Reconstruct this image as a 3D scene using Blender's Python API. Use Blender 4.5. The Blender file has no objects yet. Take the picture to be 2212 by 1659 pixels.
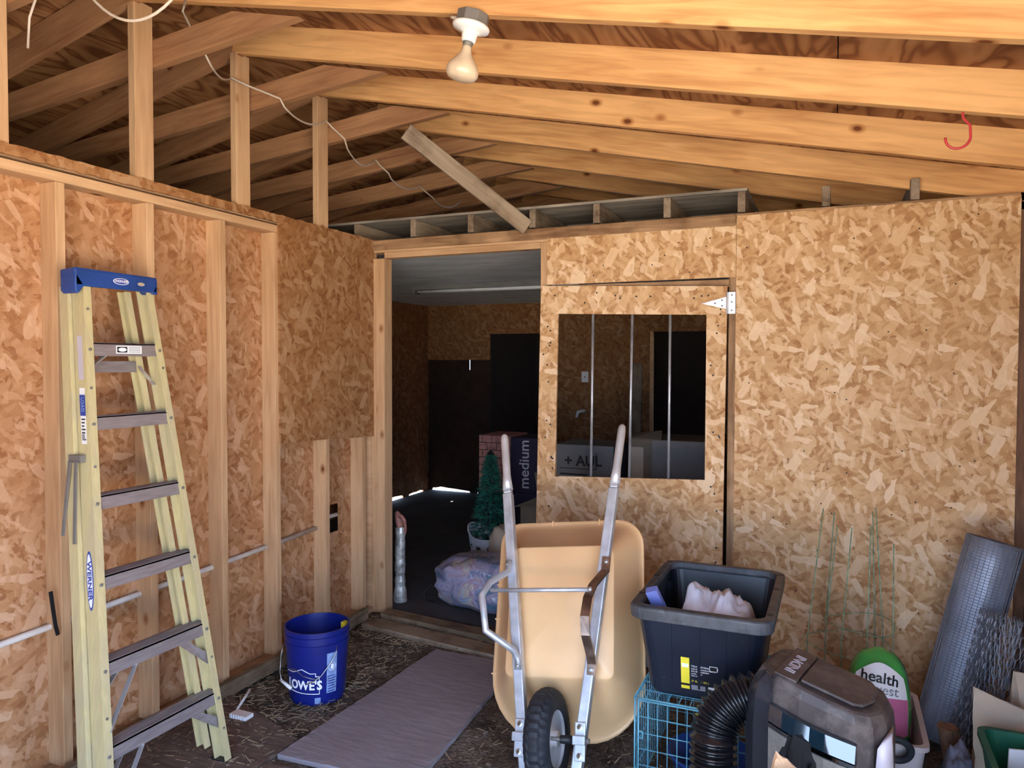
import bpy, bmesh, math, random
from mathutils import Vector, Matrix, noise
random.seed(7)
R = math.radians
S = bpy.context.scene
COL = S.collection

# ------------------------------------------------------------------ camera
cam_d = bpy.data.cameras.new('camera'); cam = bpy.data.objects.new('camera', cam_d); COL.objects.link(cam)
F_PX = 1607.0
cam_d.sensor_width = 36.0; cam_d.lens = F_PX / 2212 * 36.0; cam_d.clip_start = 0.02; cam_d.clip_end = 300
yaw, pit, rol = R(23.457), R(-1.695), R(.118)
fw = Vector((-math.sin(yaw)*math.cos(pit), math.cos(yaw)*math.cos(pit), math.sin(pit)))
rt = Vector((math.cos(yaw), math.sin(yaw), 0)); upv = rt.cross(fw)
r2 = rt*math.cos(rol) + upv*math.sin(rol); u2 = upv*math.cos(rol) - rt*math.sin(rol)
m = Matrix((( r2.x, u2.x, -fw.x, 2.684), (r2.y, u2.y, -fw.y, -3.972), (r2.z, u2.z, -fw.z, 1.597), (0,0,0,1)))
cam.matrix_world = m
S.camera = cam

# ------------------------------------------------------------------ sky, sun, exposure
S.view_settings.view_transform = 'Standard'; S.view_settings.look = 'None'
S.view_settings.gamma = 1; S.view_settings.use_curve_mapping = False
S.view_settings.exposure = 2.55
w = bpy.data.worlds.new('sky'); S.world = w; w.use_nodes = True
bg = w.node_tree.nodes['Background']; bg.inputs[0].default_value = (.50, .68, 1, 1); bg.inputs[1].default_value = 1.7
sd = bpy.data.lights.new('sun', 'SUN'); sd.energy = 12.0; sd.angle = R(.6); sd.color = (1, .93, .82)
sun = bpy.data.objects.new('sun', sd); COL.objects.link(sun)
sun.rotation_euler = Vector((-.04, .34, .9)).to_track_quat('Z', 'Y').to_euler()   # high, slightly behind the barn
try:
    S.cycles.max_bounces = 8; S.cycles.diffuse_bounces = 5; S.cycles.sample_clamp_indirect = 6
    S.cycles.use_denoising = True
except Exception: pass

# ------------------------------------------------------------------ material helpers
def nm(name):
    m = bpy.data.materials.new(name); m.use_nodes = True
    nt = m.node_tree; b = nt.nodes['Principled BSDF']
    return m, nt, b
def N(nt, t, **k):
    n = nt.nodes.new(t)
    for a, v in k.items():
        if a.startswith('i_'): n.inputs[int(a[2:])].default_value = v
        else: setattr(n, a, v)
    return n
def ramp(nt, pts, fac):
    r = nt.nodes.new('ShaderNodeValToRGB'); e = r.color_ramp.elements
    while len(e) < len(pts): e.new(.5)
    for x, (p, c) in zip(e, pts): x.position = p; x.color = (*c, 1)
    nt.links.new(fac, r.inputs[0]); return r
def bump(nt, b, h, s=.3, d=.01):
    n = N(nt, 'ShaderNodeBump'); n.inputs['Strength'].default_value = s; n.inputs['Distance'].default_value = d
    nt.links.new(h, n.inputs['Height']); nt.links.new(n.outputs[0], b.inputs['Normal'])
def rc(nt, off):
    """object coords shifted by a random amount per object"""
    tc = N(nt, 'ShaderNodeTexCoord'); oi = N(nt, 'ShaderNodeObjectInfo')
    mm = N(nt, 'ShaderNodeMath', operation='MULTIPLY', i_1=off); nt.links.new(oi.outputs['Random'], mm.inputs[0])
    ad = N(nt, 'ShaderNodeVectorMath', operation='ADD'); nt.links.new(tc.outputs['Object'], ad.inputs[0]); nt.links.new(mm.outputs[0], ad.inputs[1])
    return ad.outputs[0], oi
def plain(name, c, rough=.6, metal=0, var=.12, scale=9, bmp=0, spec=.4, trans=0, alpha=1, coat=0, dust=None, stretch=(1,1,1)):
    m, nt, b = nm(name)
    v, oi = rc(nt, 0)
    mp = N(nt, 'ShaderNodeMapping'); mp.inputs['Scale'].default_value = stretch; nt.links.new(v, mp.inputs[0])
    n = N(nt, 'ShaderNodeTexNoise'); n.inputs['Scale'].default_value = scale; n.inputs['Detail'].default_value = 5
    nt.links.new(mp.outputs[0], n.inputs['Vector'])
    lo = tuple(x*(1-var) for x in c); hi = tuple(min(1, x*(1+var)) for x in c)
    r = ramp(nt, [(.35, lo), (.65, hi)], n.outputs['Fac'])
    out = r.outputs[0]
    if dust:
        n2 = N(nt, 'ShaderNodeTexNoise'); n2.inputs['Scale'].default_value = dust[2]; n2.inputs['Detail'].default_value = 8; n2.inputs['Roughness'].default_value = .7
        nt.links.new(mp.outputs[0], n2.inputs['Vector'])
        r2_ = ramp(nt, [(dust[3], (0,0,0)), (dust[3]+.12, (1,1,1))], n2.outputs['Fac'])
        mu = N(nt, 'ShaderNodeMath', operation='MULTIPLY', i_1=dust[1]); nt.links.new(r2_.outputs[0], mu.inputs[0])
        mx = N(nt, 'ShaderNodeMixRGB'); nt.links.new(mu.outputs[0], mx.inputs[0]); nt.links.new(out, mx.inputs[1]); mx.inputs[2].default_value = (*dust[0], 1)
        out = mx.outputs[0]
    nt.links.new(out, b.inputs['Base Color'])
    b.inputs['Roughness'].default_value = rough; b.inputs['Metallic'].default_value = metal
    b.inputs['Specular IOR Level'].default_value = spec
    b.inputs['Transmission Weight'].default_value = trans; b.inputs['Alpha'].default_value = alpha
    b.inputs['Coat Weight'].default_value = coat
    if bmp: bump(nt, b, n.outputs['Fac'], bmp, .01)
    return m
def lumber(name, dark, light, rough=.75, knots=True, grain=1.0, dirt=0):
    """sawn board: local X runs along the grain"""
    m, nt, b = nm(name)
    v, oi = rc(nt, 37)
    mp = N(nt, 'ShaderNodeMapping'); mp.inputs['Scale'].default_value = (1.3, 16, 16); nt.links.new(v, mp.inputs[0])
    n = N(nt, 'ShaderNodeTexNoise'); n.inputs['Scale'].default_value = 2.2*grain; n.inputs['Detail'].default_value = 6; n.inputs['Distortion'].default_value = .8
    nt.links.new(mp.outputs[0], n.inputs['Vector'])
    mp2 = N(nt, 'ShaderNodeMapping'); mp2.inputs['Scale'].default_value = (.9, 2.2, 2.2); nt.links.new(v, mp2.inputs[0])
    n2 = N(nt, 'ShaderNodeTexNoise'); n2.inputs['Scale'].default_value = 1.6; n2.inputs['Detail'].default_value = 3; nt.links.new(mp2.outputs[0], n2.inputs['Vector'])
    ad = N(nt, 'ShaderNodeMath', operation='ADD'); 
    h1 = N(nt, 'ShaderNodeMath', operation='MULTIPLY', i_1=.5); h2 = N(nt, 'ShaderNodeMath', operation='MULTIPLY', i_1=.5)
    nt.links.new(n.outputs['Fac'], h1.inputs[0]); nt.links.new(n2.outputs['Fac'], h2.inputs[0])
    nt.links.new(h1.outputs[0], ad.inputs[0]); nt.links.new(h2.outputs[0], ad.inputs[1])
    mid = tuple((a+c)/2 for a, c in zip(dark, light))
    r = ramp(nt, [(.36, dark), (.48, mid), (.62, light)], ad.outputs[0])
    out = r.outputs[0]
    if knots:
        mk = N(nt, 'ShaderNodeMapping'); mk.inputs['Scale'].default_value = (6, 10, 10); nt.links.new(v, mk.inputs[0])
        vo = N(nt, 'ShaderNodeTexVoronoi'); vo.inputs['Scale'].default_value = 1.0; nt.links.new(mk.outputs[0], vo.inputs['Vector'])
        rk = ramp(nt, [(.08, (.22,.11,.07)), (.13, (.62,.48,.38)), (.24, (1,1,1))], vo.outputs['Distance'])
        sp = N(nt, 'ShaderNodeSeparateColor'); nt.links.new(vo.outputs['Color'], sp.inputs[0])
        gt = N(nt, 'ShaderNodeMath', operation='GREATER_THAN', i_1=.80); nt.links.new(sp.outputs[0], gt.inputs[0])
        mx = N(nt, 'ShaderNodeMixRGB', blend_type='MULTIPLY'); nt.links.new(gt.outputs[0], mx.inputs[0]); nt.links.new(out, mx.inputs[1]); nt.links.new(rk.outputs[0], mx.inputs[2])
        out = mx.outputs[0]
    if dirt:
        nd = N(nt, 'ShaderNodeTexNoise'); nd.inputs['Scale'].default_value = 7; nd.inputs['Detail'].default_value = 6; nt.links.new(v, nd.inputs['Vector'])
        rd = ramp(nt, [(.48, (1,1,1)), (.66, (.45,.40,.36))], nd.outputs['Fac'])
        mx = N(nt, 'ShaderNodeMixRGB', blend_type='MULTIPLY', i_0=dirt); nt.links.new(out, mx.inputs[1]); nt.links.new(rd.outputs[0], mx.inputs[2]); out = mx.outputs[0]
    nt.links.new(out, b.inputs['Base Color']); b.inputs['Roughness'].default_value = rough; b.inputs['Specular IOR Level'].default_value = .25
    bump(nt, b, n.outputs['Fac'], .25, .004)
    return m
def osb(name, axis, tint=(1,1,1), contrast=1.0):
    """oriented strand board: overlapping layers of straw coloured wood flakes; axis = the normal of the sheet"""
    m, nt, b = nm(name)
    tc = N(nt, 'ShaderNodeTexCoord'); sx = N(nt, 'ShaderNodeSeparateXYZ'); nt.links.new(tc.outputs['Object'], sx.inputs[0])
    cx = N(nt, 'ShaderNodeCombineXYZ')
    a, c = {'x': (1, 2), 'y': (0, 2), 'z': (0, 1)}[axis]
    nt.links.new(sx.outputs[a], cx.inputs[0]); nt.links.new(sx.outputs[c], cx.inputs[1])
    nz = N(nt, 'ShaderNodeTexNoise'); nz.inputs['Scale'].default_value = 30; nz.inputs['Detail'].default_value = 4; nt.links.new(cx.outputs[0], nz.inputs['Vector'])
    sc = N(nt, 'ShaderNodeVectorMath', operation='SCALE'); sc.inputs['Scale'].default_value = .016; nt.links.new(nz.outputs['Color'], sc.inputs[0])
    ad = N(nt, 'ShaderNodeVectorMath', operation='ADD'); nt.links.new(cx.outputs[0], ad.inputs[0]); nt.links.new(sc.outputs[0], ad.inputs[1])
    T = lambda q: tuple(x*t for x, t in zip(q, tint))
    base = N(nt, 'ShaderNodeTexNoise'); base.inputs['Scale'].default_value = 3.2; base.inputs['Detail'].default_value = 6; nt.links.new(cx.outputs[0], base.inputs['Vector'])
    cur = ramp(nt, [(.3, T((.36,.185,.075))), (.5, T((.50,.29,.13))), (.7, T((.60,.38,.19)))], base.outputs['Fac']).outputs[0]
    k = 0
    for ang, sa, sb, thr, al in [(25, 15, 50, .30, .75), (-48, 17, 44, .35, .75), (78, 14, 48, .45, .75), (-12, 16, 56, .50, .7), (52, 19, 42, .55, .75), (-30, 22, 60, .6, .7), (66, 13, 34, .87, .7), (-62, 10, 23, .925, .85), (14, 14, 36, .92, .8), (-84, 24, 60, .88, .6), (40, 20, 70, .90, .6)]:
        k += 1
        mp = N(nt, 'ShaderNodeMapping'); mp.inputs['Rotation'].default_value = (0, 0, R(ang)); mp.inputs['Location'].default_value = (k*3.7, k*1.9, 0)
        nt.links.new(ad.outputs[0], mp.inputs[0])
        mp2 = N(nt, 'ShaderNodeMapping'); mp2.inputs['Scale'].default_value = (sa, sb, 1); nt.links.new(mp.outputs[0], mp2.inputs[0])
        vo = N(nt, 'ShaderNodeTexVoronoi', voronoi_dimensions='2D'); vo.inputs['Scale'].default_value = 1; vo.inputs['Randomness'].default_value = .72
        if k: vo.distance = 'CHEBYCHEV'
        nt.links.new(mp2.outputs[0], vo.inputs['Vector'])
        sp = N(nt, 'ShaderNodeSeparateColor'); nt.links.new(vo.outputs['Color'], sp.inputs[0])
        gt = N(nt, 'ShaderNodeMath', operation='GREATER_THAN', i_1=thr); nt.links.new(sp.outputs[0], gt.inputs[0])
        gm = N(nt, 'ShaderNodeMath', operation='MULTIPLY', i_1=al); nt.links.new(gt.outputs[0], gm.inputs[0])
        g = N(nt, 'ShaderNodeTexNoise'); g.inputs['Scale'].default_value = 1.3; g.inputs['Detail'].default_value = 4
        mg = N(nt, 'ShaderNodeMapping'); mg.inputs['Scale'].default_value = (.5, 3.5, 1); nt.links.new(mp2.outputs[0], mg.inputs[0]); nt.links.new(mg.outputs[0], g.inputs['Vector'])
        ma = N(nt, 'ShaderNodeMath', operation='MULTIPLY_ADD', i_1=.7, i_2=-.35); nt.links.new(g.outputs['Fac'], ma.inputs[0])
        aa = N(nt, 'ShaderNodeMath', operation='ADD'); nt.links.new(sp.outputs[1], aa.inputs[0]); nt.links.new(ma.outputs[0], aa.inputs[1])
        if k < 7: rr = ramp(nt, [(.0, T((.35,.16,.058))), (.22, T((.49,.275,.115))), (.6, T((.60,.375,.18))), (1, T((.68,.455,.24)))], aa.outputs[0])
        else: rr = ramp(nt, [(.0, T((.66,.43,.22))), (.5, T((.78,.57,.34))), (1, T((.86,.68,.45)))], aa.outputs[0])
        mx = N(nt, 'ShaderNodeMixRGB'); nt.links.new(gm.outputs[0], mx.inputs[0]); nt.links.new(cur, mx.inputs[1]); nt.links.new(rr.outputs[0], mx.inputs[2])
        cur = mx.outputs[0]
    nt.links.new(cur, b.inputs['Base Color']); b.inputs['Roughness'].default_value = .7; b.inputs['Specular IOR Level'].default_value = .25
    bw = N(nt, 'ShaderNodeRGBToBW'); nt.links.new(cur, bw.inputs[0]); bump(nt, b, bw.outputs[0], .35, .003)
    return m
def plywood(name):
    m, nt, b = nm(name)
    tc = N(nt, 'ShaderNodeTexCoord')
    mp = N(nt, 'ShaderNodeMapping'); mp.inputs['Scale'].default_value = (3.6, 1.0, 1); mp.inputs['Rotation'].default_value = (0, 0, R(28)); nt.links.new(tc.outputs['Object'], mp.inputs[0])
    n = N(nt, 'ShaderNodeTexNoise'); n.inputs['Scale'].default_value = 1.5; n.inputs['Detail'].default_value = 2; n.inputs['Distortion'].default_value = .9; nt.links.new(mp.outputs[0], n.inputs['Vector'])
    mu = N(nt, 'ShaderNodeMath', operation='MULTIPLY', i_1=34); nt.links.new(n.outputs['Fac'], mu.inputs[0])
    si = N(nt, 'ShaderNodeMath', operation='SINE'); nt.links.new(mu.outputs[0], si.inputs[0])
    mr = N(nt, 'ShaderNodeMapRange', i_1=-1.0, i_2=1.0); nt.links.new(si.outputs[0], mr.inputs[0])
    r = ramp(nt, [(0, (.22,.085,.035)), (.25, (.36,.165,.07)), (.8, (.45,.225,.10)), (1, (.48,.25,.115))], mr.outputs[0])
    n3 = N(nt, 'ShaderNodeTexNoise'); n3.inputs['Scale'].default_value = 2.3; n3.inputs['Detail'].default_value = 5; nt.links.new(tc.outputs['Object'], n3.inputs['Vector'])
    r3 = ramp(nt, [(.35, (.55,.5,.45)), (.6, (1,1,1))], n3.outputs['Fac'])
    mx = N(nt, 'ShaderNodeMixRGB', blend_type='MULTIPLY', i_0=.8); nt.links.new(r.outputs[0], mx.inputs[1]); nt.links.new(r3.outputs[0], mx.inputs[2])
    nt.links.new(mx.outputs[0], b.inputs['Base Color']); b.inputs['Roughness'].default_value = .75; b.inputs['Specular IOR Level'].default_value = .2
    bump(nt, b, mr.outputs[0], .15, .003)
    return m
def dirt(name):
    m, nt, b = nm(name)
    tc = N(nt, 'ShaderNodeTexCoord')
    n = N(nt, 'ShaderNodeTexNoise'); n.inputs['Scale'].default_value = 5; n.inputs['Detail'].default_value = 9; n.inputs['Roughness'].default_value = .65; nt.links.new(tc.outputs['Object'], n.inputs['Vector'])
    r = ramp(nt, [(.32, (.066,.050,.042)), (.5, (.155,.122,.10)), (.68, (.27,.225,.19))], n.outputs['Fac'])
    n2 = N(nt, 'ShaderNodeTexNoise'); n2.inputs['Scale'].default_value = 70; n2.inputs['Detail'].default_value = 4; nt.links.new(tc.outputs['Object'], n2.inputs['Vector'])
    r2_ = ramp(nt, [(.38, (.5,.5,.5)), (.6, (1.0,1.0,1.0))], n2.outputs['Fac'])
    mx = N(nt, 'ShaderNodeMixRGB', blend_type='MULTIPLY', i_0=.9); nt.links.new(r.outputs[0], mx.inputs[1]); nt.links.new(r2_.outputs[0], mx.inputs[2])
    nt.links.new(mx.outputs[0], b.inputs['Base Color']); b.inputs['Roughness'].default_value = .95; b.inputs['Specular IOR Level'].default_value = .15
    bump(nt, b, n2.outputs['Fac'], .7, .02)
    return m

M = {}
M['osb_back'] = osb('osb_back', 'y', (1,.99,1.02)); M['osb_left'] = osb('osb_left', 'x', (.68,.555,.54)); M['osb_room_shaded'] = osb('osb_room_shaded', 'y', (.42,.30,.24))
M['osb_room_shaded_x'] = osb('osb_room_shaded_x', 'x', (.36,.24,.20)); M['osb_dark'] = osb('osb_weathered', 'x', (.56,.44,.37))  # both room tints carry the stall's dimness in their colour
M['rafter'] = lumber('rafter_wood', (.50,.235,.085), (.80,.47,.20)); M['shaded_brownwood'] = lumber('shaded_brown_rafter_wood', (.27,.125,.06), (.46,.25,.125)); M['stud'] = lumber('stud_wood', (.44,.26,.135), (.64,.42,.24))  # brown wood: browner timber, deepened further to paint in the attic's dimness
M['edge'] = lumber('weathered_edge_wood', (.22,.12,.06), (.50,.32,.18), dirt=.6)
M['oldwood'] = lumber('old_grey_wood', (.17,.125,.085), (.36,.285,.205), knots=False, dirt=.7)
M['ply'] = plywood('roof_plywood'); M['dirt'] = dirt('dirt_floor')
M['greyply'] = plain('grey_plywood', (.30,.265,.22), .8, var=.35, scale=3, stretch=(1,6,1))
M['ceil'] = plain('grey_painted_ceiling', (.74,.79,.84), .7, var=.12, scale=2.5, stretch=(1,3,1))
M['mat'] = plain('rubber_mat', (.26,.235,.265), .85, var=.08, scale=5, bmp=.35, stretch=(2,7,1), dust=((.30,.25,.2), .12, 22, .55))
M['mat2'] = plain('floor_mat_red', (.12,.085,.07), .9, var=.3, scale=6, bmp=.35, stretch=(2,7,1), dust=((.36,.29,.2), .25, 18, .55))
M['slab'] = plain('stall_floor', (.075,.075,.08), .85, var=.2, scale=3)
M['gravel'] = plain('sunlit_gravel', (.56,.48,.38), .95, var=.25, scale=14)
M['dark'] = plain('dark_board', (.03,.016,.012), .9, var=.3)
M['shaded_boards'] = plain('unlit_room_boards', (.018,.014,.013), .9); M['siding'] = plain('barn_siding', (.07,.05,.045), .9, var=.2)  # near-black room boards paint in the darkness beyond the rear openings
M['yellow'] = plain('yellow_fiberglass', (.53,.465,.25), .42, var=.07, scale=30, bmp=.05, stretch=(3,3,.3), dust=((.42,.37,.26), .5, 6, .45))
M['alu'] = plain('dull_aluminium', (.36,.325,.34), .42, .55, var=.12, scale=12, stretch=(8,1,8))
M['alu2'] = plain('bright_aluminium', (.60,.60,.62), .35, .7, var=.1)
M['steel'] = plain('galvanised_steel', (.50,.53,.58), .40, .55, var=.16, scale=18, bmp=.03)
M['rusty'] = plain('rust_worn_steel', (.30,.20,.15), .22, .8, var=.55, scale=14)
M['zinc'] = plain('zinc_bolt', (.45,.45,.43), .3, .9, var=.1)
M['bluecap'] = plain('blue_plastic_cap', (.015,.055,.24), .38, var=.15)
M['blue'] = plain('blue_bucket_plastic', (.006,.014,.17), .33, var=.1, spec=.5, dust=((.16,.26,.5), .8, 5, .66))
M['white'] = plain('white_plastic', (.78,.80,.82), .45, var=.05)
M['whitetxt'] = plain('white_print', (.85,.87,.9), .5, var=.02)
M['paleblue'] = plain('pale_blue_print', (.20,.30,.55), .6, var=.3, scale=40)
M['bluetxt'] = plain('blue_print', (.03,.06,.32), .5, var=.02)
M['yellowtxt'] = plain('yellow_print', (.85,.72,.05), .5, var=.03)
M['greytxt'] = plain('grey_print', (.25,.26,.3), .5, var=.03)
M['blacktxt'] = plain('black_print', (.012,.012,.012), .5, var=.02)
M['tray'] = plain('tan_poly_tray', (.80,.52,.27), .33, var=.05, scale=4, spec=.5, dust=((.45,.30,.15), .3, 9, .66))
M['tire'] = plain('black_rubber', (.018,.021,.028), .62, var=.3, scale=30)
M['hub'] = plain('silver_hub', (.62,.63,.66), .4, .5)
M['tote'] = plain('black_tote_plastic', (.010,.014,.026), .36, var=.3, spec=.5, scale=5, dust=((.30,.33,.38), .45, 34, .66))
M['toterim'] = plain('worn_tote_rim', (.06,.065,.075), .5, var=.3, scale=20, dust=((.2,.2,.2), .5, 16, .55))
M['cloth'] = plain('white_feed_sack', (.66,.66,.72), .75, var=.08, scale=6, bmp=.1)
M['bluebox'] = plain('blue_printed_card', (.14,.17,.45), .5, var=.1)
M['wire'] = plain('cyan_coated_wire', (.16,.46,.60), .35, .1, var=.1)
M['wiregreen'] = plain('green_cage_wire', (.28,.42,.26), .5, .2, var=.35, scale=30)
M['hose'] = plain('black_ribbed_hose', (.010,.011,.014), .20, var=.2, spec=.6, dust=((.12,.11,.11), .3, 10, .6))
M['smoke'] = plain('smoked_gloss_band', (.008,.022,.035), .05, var=.02, spec=1.0, coat=1.0); M['acdark'] = plain('brown_grey_plastic', (.055,.044,.044), .5, var=.12, scale=8, dust=((.13,.11,.10), .6, 12, .48))
M['acblack'] = plain('gloss_black_plastic', (.03,.034,.045), .22, var=.1, spec=.5)
M['chrome'] = plain('chrome_trim', (.30,.36,.42), .05, 1.0, var=.02)
M['silver'] = plain('silver_panel', (.36,.36,.35), .34, .6, var=.12, scale=60)
M['lilac'] = plain('pale_lilac_plastic', (.52,.49,.56), .35, var=.06)
M['paper'] = plain('brown_paper', (.55,.35,.20), .8, var=.12, scale=10)
M['blackcloth'] = plain('black_cloth', (.006,.007,.010), .95, var=.2)
M['bulb'] = plain('frosted_bulb_glass', (.62,.50,.36), .28, var=.12, scale=14, spec=.6, dust=((.40,.30,.2), .4, 20, .55))
M['porc'] = plain('white_porcelain', (.80,.80,.80), .2, var=.03)
M['greybox'] = plain('grey_metal_box', (.20,.19,.18), .55, .3, var=.1)
M['red'] = plain('red_vinyl', (.55,.05,.06), .35, var=.05)
M['cable'] = plain('cream_cable', (.58,.50,.42), .5, var=.1)
M['pvc'] = plain('white_pvc', (.66,.63,.60), .4, var=.12, scale=10, dust=((.35,.3,.25), .4, 16, .55))
M['black'] = plain('black_iron', (.012,.013,.016), .5)
M['bagplastic'] = plain('clear_bag_of_laundry', (.42,.42,.52), .35, var=.2, scale=6)
M['basket'] = plain('white_basket_plastic', (.62,.68,.75), .4, var=.06)
M['tree'] = plain('green_tinsel', (.02,.16,.11), .7, var=.5, scale=30)
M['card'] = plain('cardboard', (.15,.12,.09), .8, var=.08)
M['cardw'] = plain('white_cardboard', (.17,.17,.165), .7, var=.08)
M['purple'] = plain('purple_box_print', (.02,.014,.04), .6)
M['foam'] = plain('wrapped_foil_insulation', (.50,.50,.47), .4, .3, var=.5, scale=22, bmp=.8)
M['hydrant'] = plain('faded_red_iron', (.40,.18,.15), .6, var=.3, scale=20)
M['meshroll'] = plain('blue_grey_wire_cloth', (.26,.295,.37), .5, .3, var=.18, scale=16, stretch=(1,1,.3))
M['chicken'] = plain('galvanised_thin_wire', (.17,.18,.21), .5, .4, var=.2)
M['log'] = plain('brown_wood_post', (.16,.085,.05), .85, var=.25, scale=9, stretch=(6,6,1))
M['feed'] = plain('beige_paper_sack', (.42,.35,.27), .8, var=.07, bmp=.1)
M['greenbag'] = plain('green_glossy_bag', (.06,.34,.07), .25, var=.25, scale=7, spec=.6)
M['pink'] = plain('pink_print', (.55,.16,.30), .4, var=.1)
M['bin'] = plain('off_white_bin', (.46,.42,.42), .5, var=.08)
M['greenbin'] = plain('dark_green_bin', (.008,.10,.055), .4, var=.1)
M['greycloth'] = plain('dark_blue_grey_cloth', (.10,.11,.15), .9, var=.2)
M['straw'] = plain('straw', (.34,.275,.18), .8, var=.35, scale=3)
M['wood_plank'] = lumber('dirty_plank', (.10,.07,.045), (.30,.22,.14), knots=False, dirt=.8)

# ------------------------------------------------------------------ mesh helpers
class MB:
    def __init__(s): s.v = []; s.f = []
    def add(s, vs, fs):
        o = len(s.v); s.v += [tuple(x) for x in vs]; s.f += [tuple(i+o for i in f) for f in fs]; return s
    def box(s, a, b):
        x0,y0,z0 = a; x1,y1,z1 = b
        return s.add([(x0,y0,z0),(x1,y0,z0),(x1,y1,z0),(x0,y1,z0),(x0,y0,z1),(x1,y0,z1),(x1,y1,z1),(x0,y1,z1)],
                     [(0,3,2,1),(4,5,6,7),(0,1,5,4),(1,2,6,5),(2,3,7,6),(3,0,4,7)])
    def prism(s, poly, ext):
        """poly: 3D points in order; ext: extrusion vector"""
        n = len(poly); e = Vector(ext); P = [Vector(p) for p in poly]
        vs = P + [p+e for p in P]
        return s.add(vs, [tuple(range(n))[::-1], tuple(range(n, 2*n))] + [(i, (i+1) % n, n+(i+1) % n, n+i) for i in range(n)])
    def loft(s, rings, cap=True, closed=True):
        n = len(rings[0]); o = []
        for r in rings: o += list(r)
        fs = []
        for k in range(len(rings)-1):
            for i in range(n if closed else n-1):
                j = (i+1) % n; fs.append((k*n+i, k*n+j, (k+1)*n+j, (k+1)*n+i))
        if cap is True or cap == 'a': fs.append(tuple(range(n))[::-1])
        if cap is True or cap == 'b': fs.append(tuple(range((len(rings)-1)*n, len(rings)*n)))
        return s.add(o, fs)
    def tube(s, pts, r, n=8, cap=True, flat=None):
        """r: radius or list; flat=(vec, a, b): rectangular strap with width axis vec"""
        P = [Vector(p) for p in pts]; rr = r if isinstance(r, (list, tuple)) else [r]*len(P)
        rings = []; prev = None
        for i, p in enumerate(P):
            t = (P[min(i+1, len(P)-1)] - P[max(i-1, 0)]).normalized()
            if prev is None:
                a = Vector((0,0,1)) if abs(t.z) < .9 else Vector((1,0,0))
                x = t.cross(a).normalized()
            else:
                x = (prev - t*prev.dot(t)).normalized()
            if flat: 
                x = Vector(flat[0]); x = (x - t*x.dot(t)).normalized()
            prev = x; y = t.cross(x).normalized()
            if flat:
                a, b = flat[1]/2, flat[2]/2
                rings.append([p+x*a+y*b, p-x*a+y*b, p-x*a-y*b, p+x*a-y*b])
            else:
                rings.append([p + x*math.cos(2*math.pi*k/n)*rr[i] + y*math.sin(2*math.pi*k/n)*rr[i] for k in range(n)])
        return s.loft(rings, cap)
    def lathe(s, prof, c=(0,0,0), n=32, ax=None, cap=False):
        """prof: (r, h) along axis ax from c"""
        A = Vector(ax).normalized() if ax else Vector((0,0,1)); c = Vector(c)
        t = Vector((1,0,0)) if abs(A.x) < .9 else Vector((0,1,0))
        x = (t - A*t.dot(A)).normalized(); y = A.cross(x)
        rings = [[c + A*h + x*math.cos(2*math.pi*k/n)*r + y*math.sin(2*math.pi*k/n)*r for k in range(n)] for r, h in prof]
        return s.loft(rings, cap)
    def xf(s, M4):
        s.v = [tuple(M4 @ Vector(p)) for p in s.v]; return s
    def build(s, name, mat, parent=None, smooth=False, bevel=0, loc=None, sub=0, solid=0):
        me = bpy.data.meshes.new(name); 
        L = Vector(loc) if loc else Vector((0,0,0))
        me.from_pydata([tuple(Vector(p)-L) for p in s.v], [], s.f); me.validate(); me.update()
        bm = bmesh.new(); bm.from_mesh(me); bmesh.ops.recalc_face_normals(bm, faces=bm.faces)
        bm.to_mesh(me); bm.free()
        me.materials.append(M[mat] if isinstance(mat, str) else mat)
        if smooth: 
            for p in me.polygons: p.use_smooth = True
        o = bpy.data.objects.new(name, me); COL.objects.link(o); o.location = L
        if parent: 
            o.parent = parent; o.matrix_parent_inverse = PM(parent).inverted()
        if solid:
            q = o.modifiers.new('solid', 'SOLIDIFY'); q.thickness = solid; q.offset = 0
        if bevel:
            q = o.modifiers.new('bevel', 'BEVEL'); q.width = bevel; q.segments = 2; q.limit_method = 'ANGLE'; q.angle_limit = R(35)
        if sub:
            q = o.modifiers.new('sub', 'SUBSURF'); q.levels = sub; q.render_levels = sub
        return o
def PM(o):
    L = Matrix.Translation(o.location) @ o.rotation_euler.to_matrix().to_4x4()
    if o.parent: return PM(o.parent) @ o.matrix_parent_inverse @ L
    return L
def empty(name, loc=(0,0,0), label=None, cat=None, group=None, kind=None):
    o = bpy.data.objects.new(name, None); COL.objects.link(o); o.location = loc; o.empty_display_size = .1
    return tag(o, label, cat, group, kind)
def tag(o, label=None, cat=None, group=None, kind=None):
    if label: o['label'] = label
    if cat: o['category'] = cat
    if group: o['group'] = group
    if kind: o['kind'] = kind
    return o
def struct(o): o['kind'] = 'structure'; return o
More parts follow.
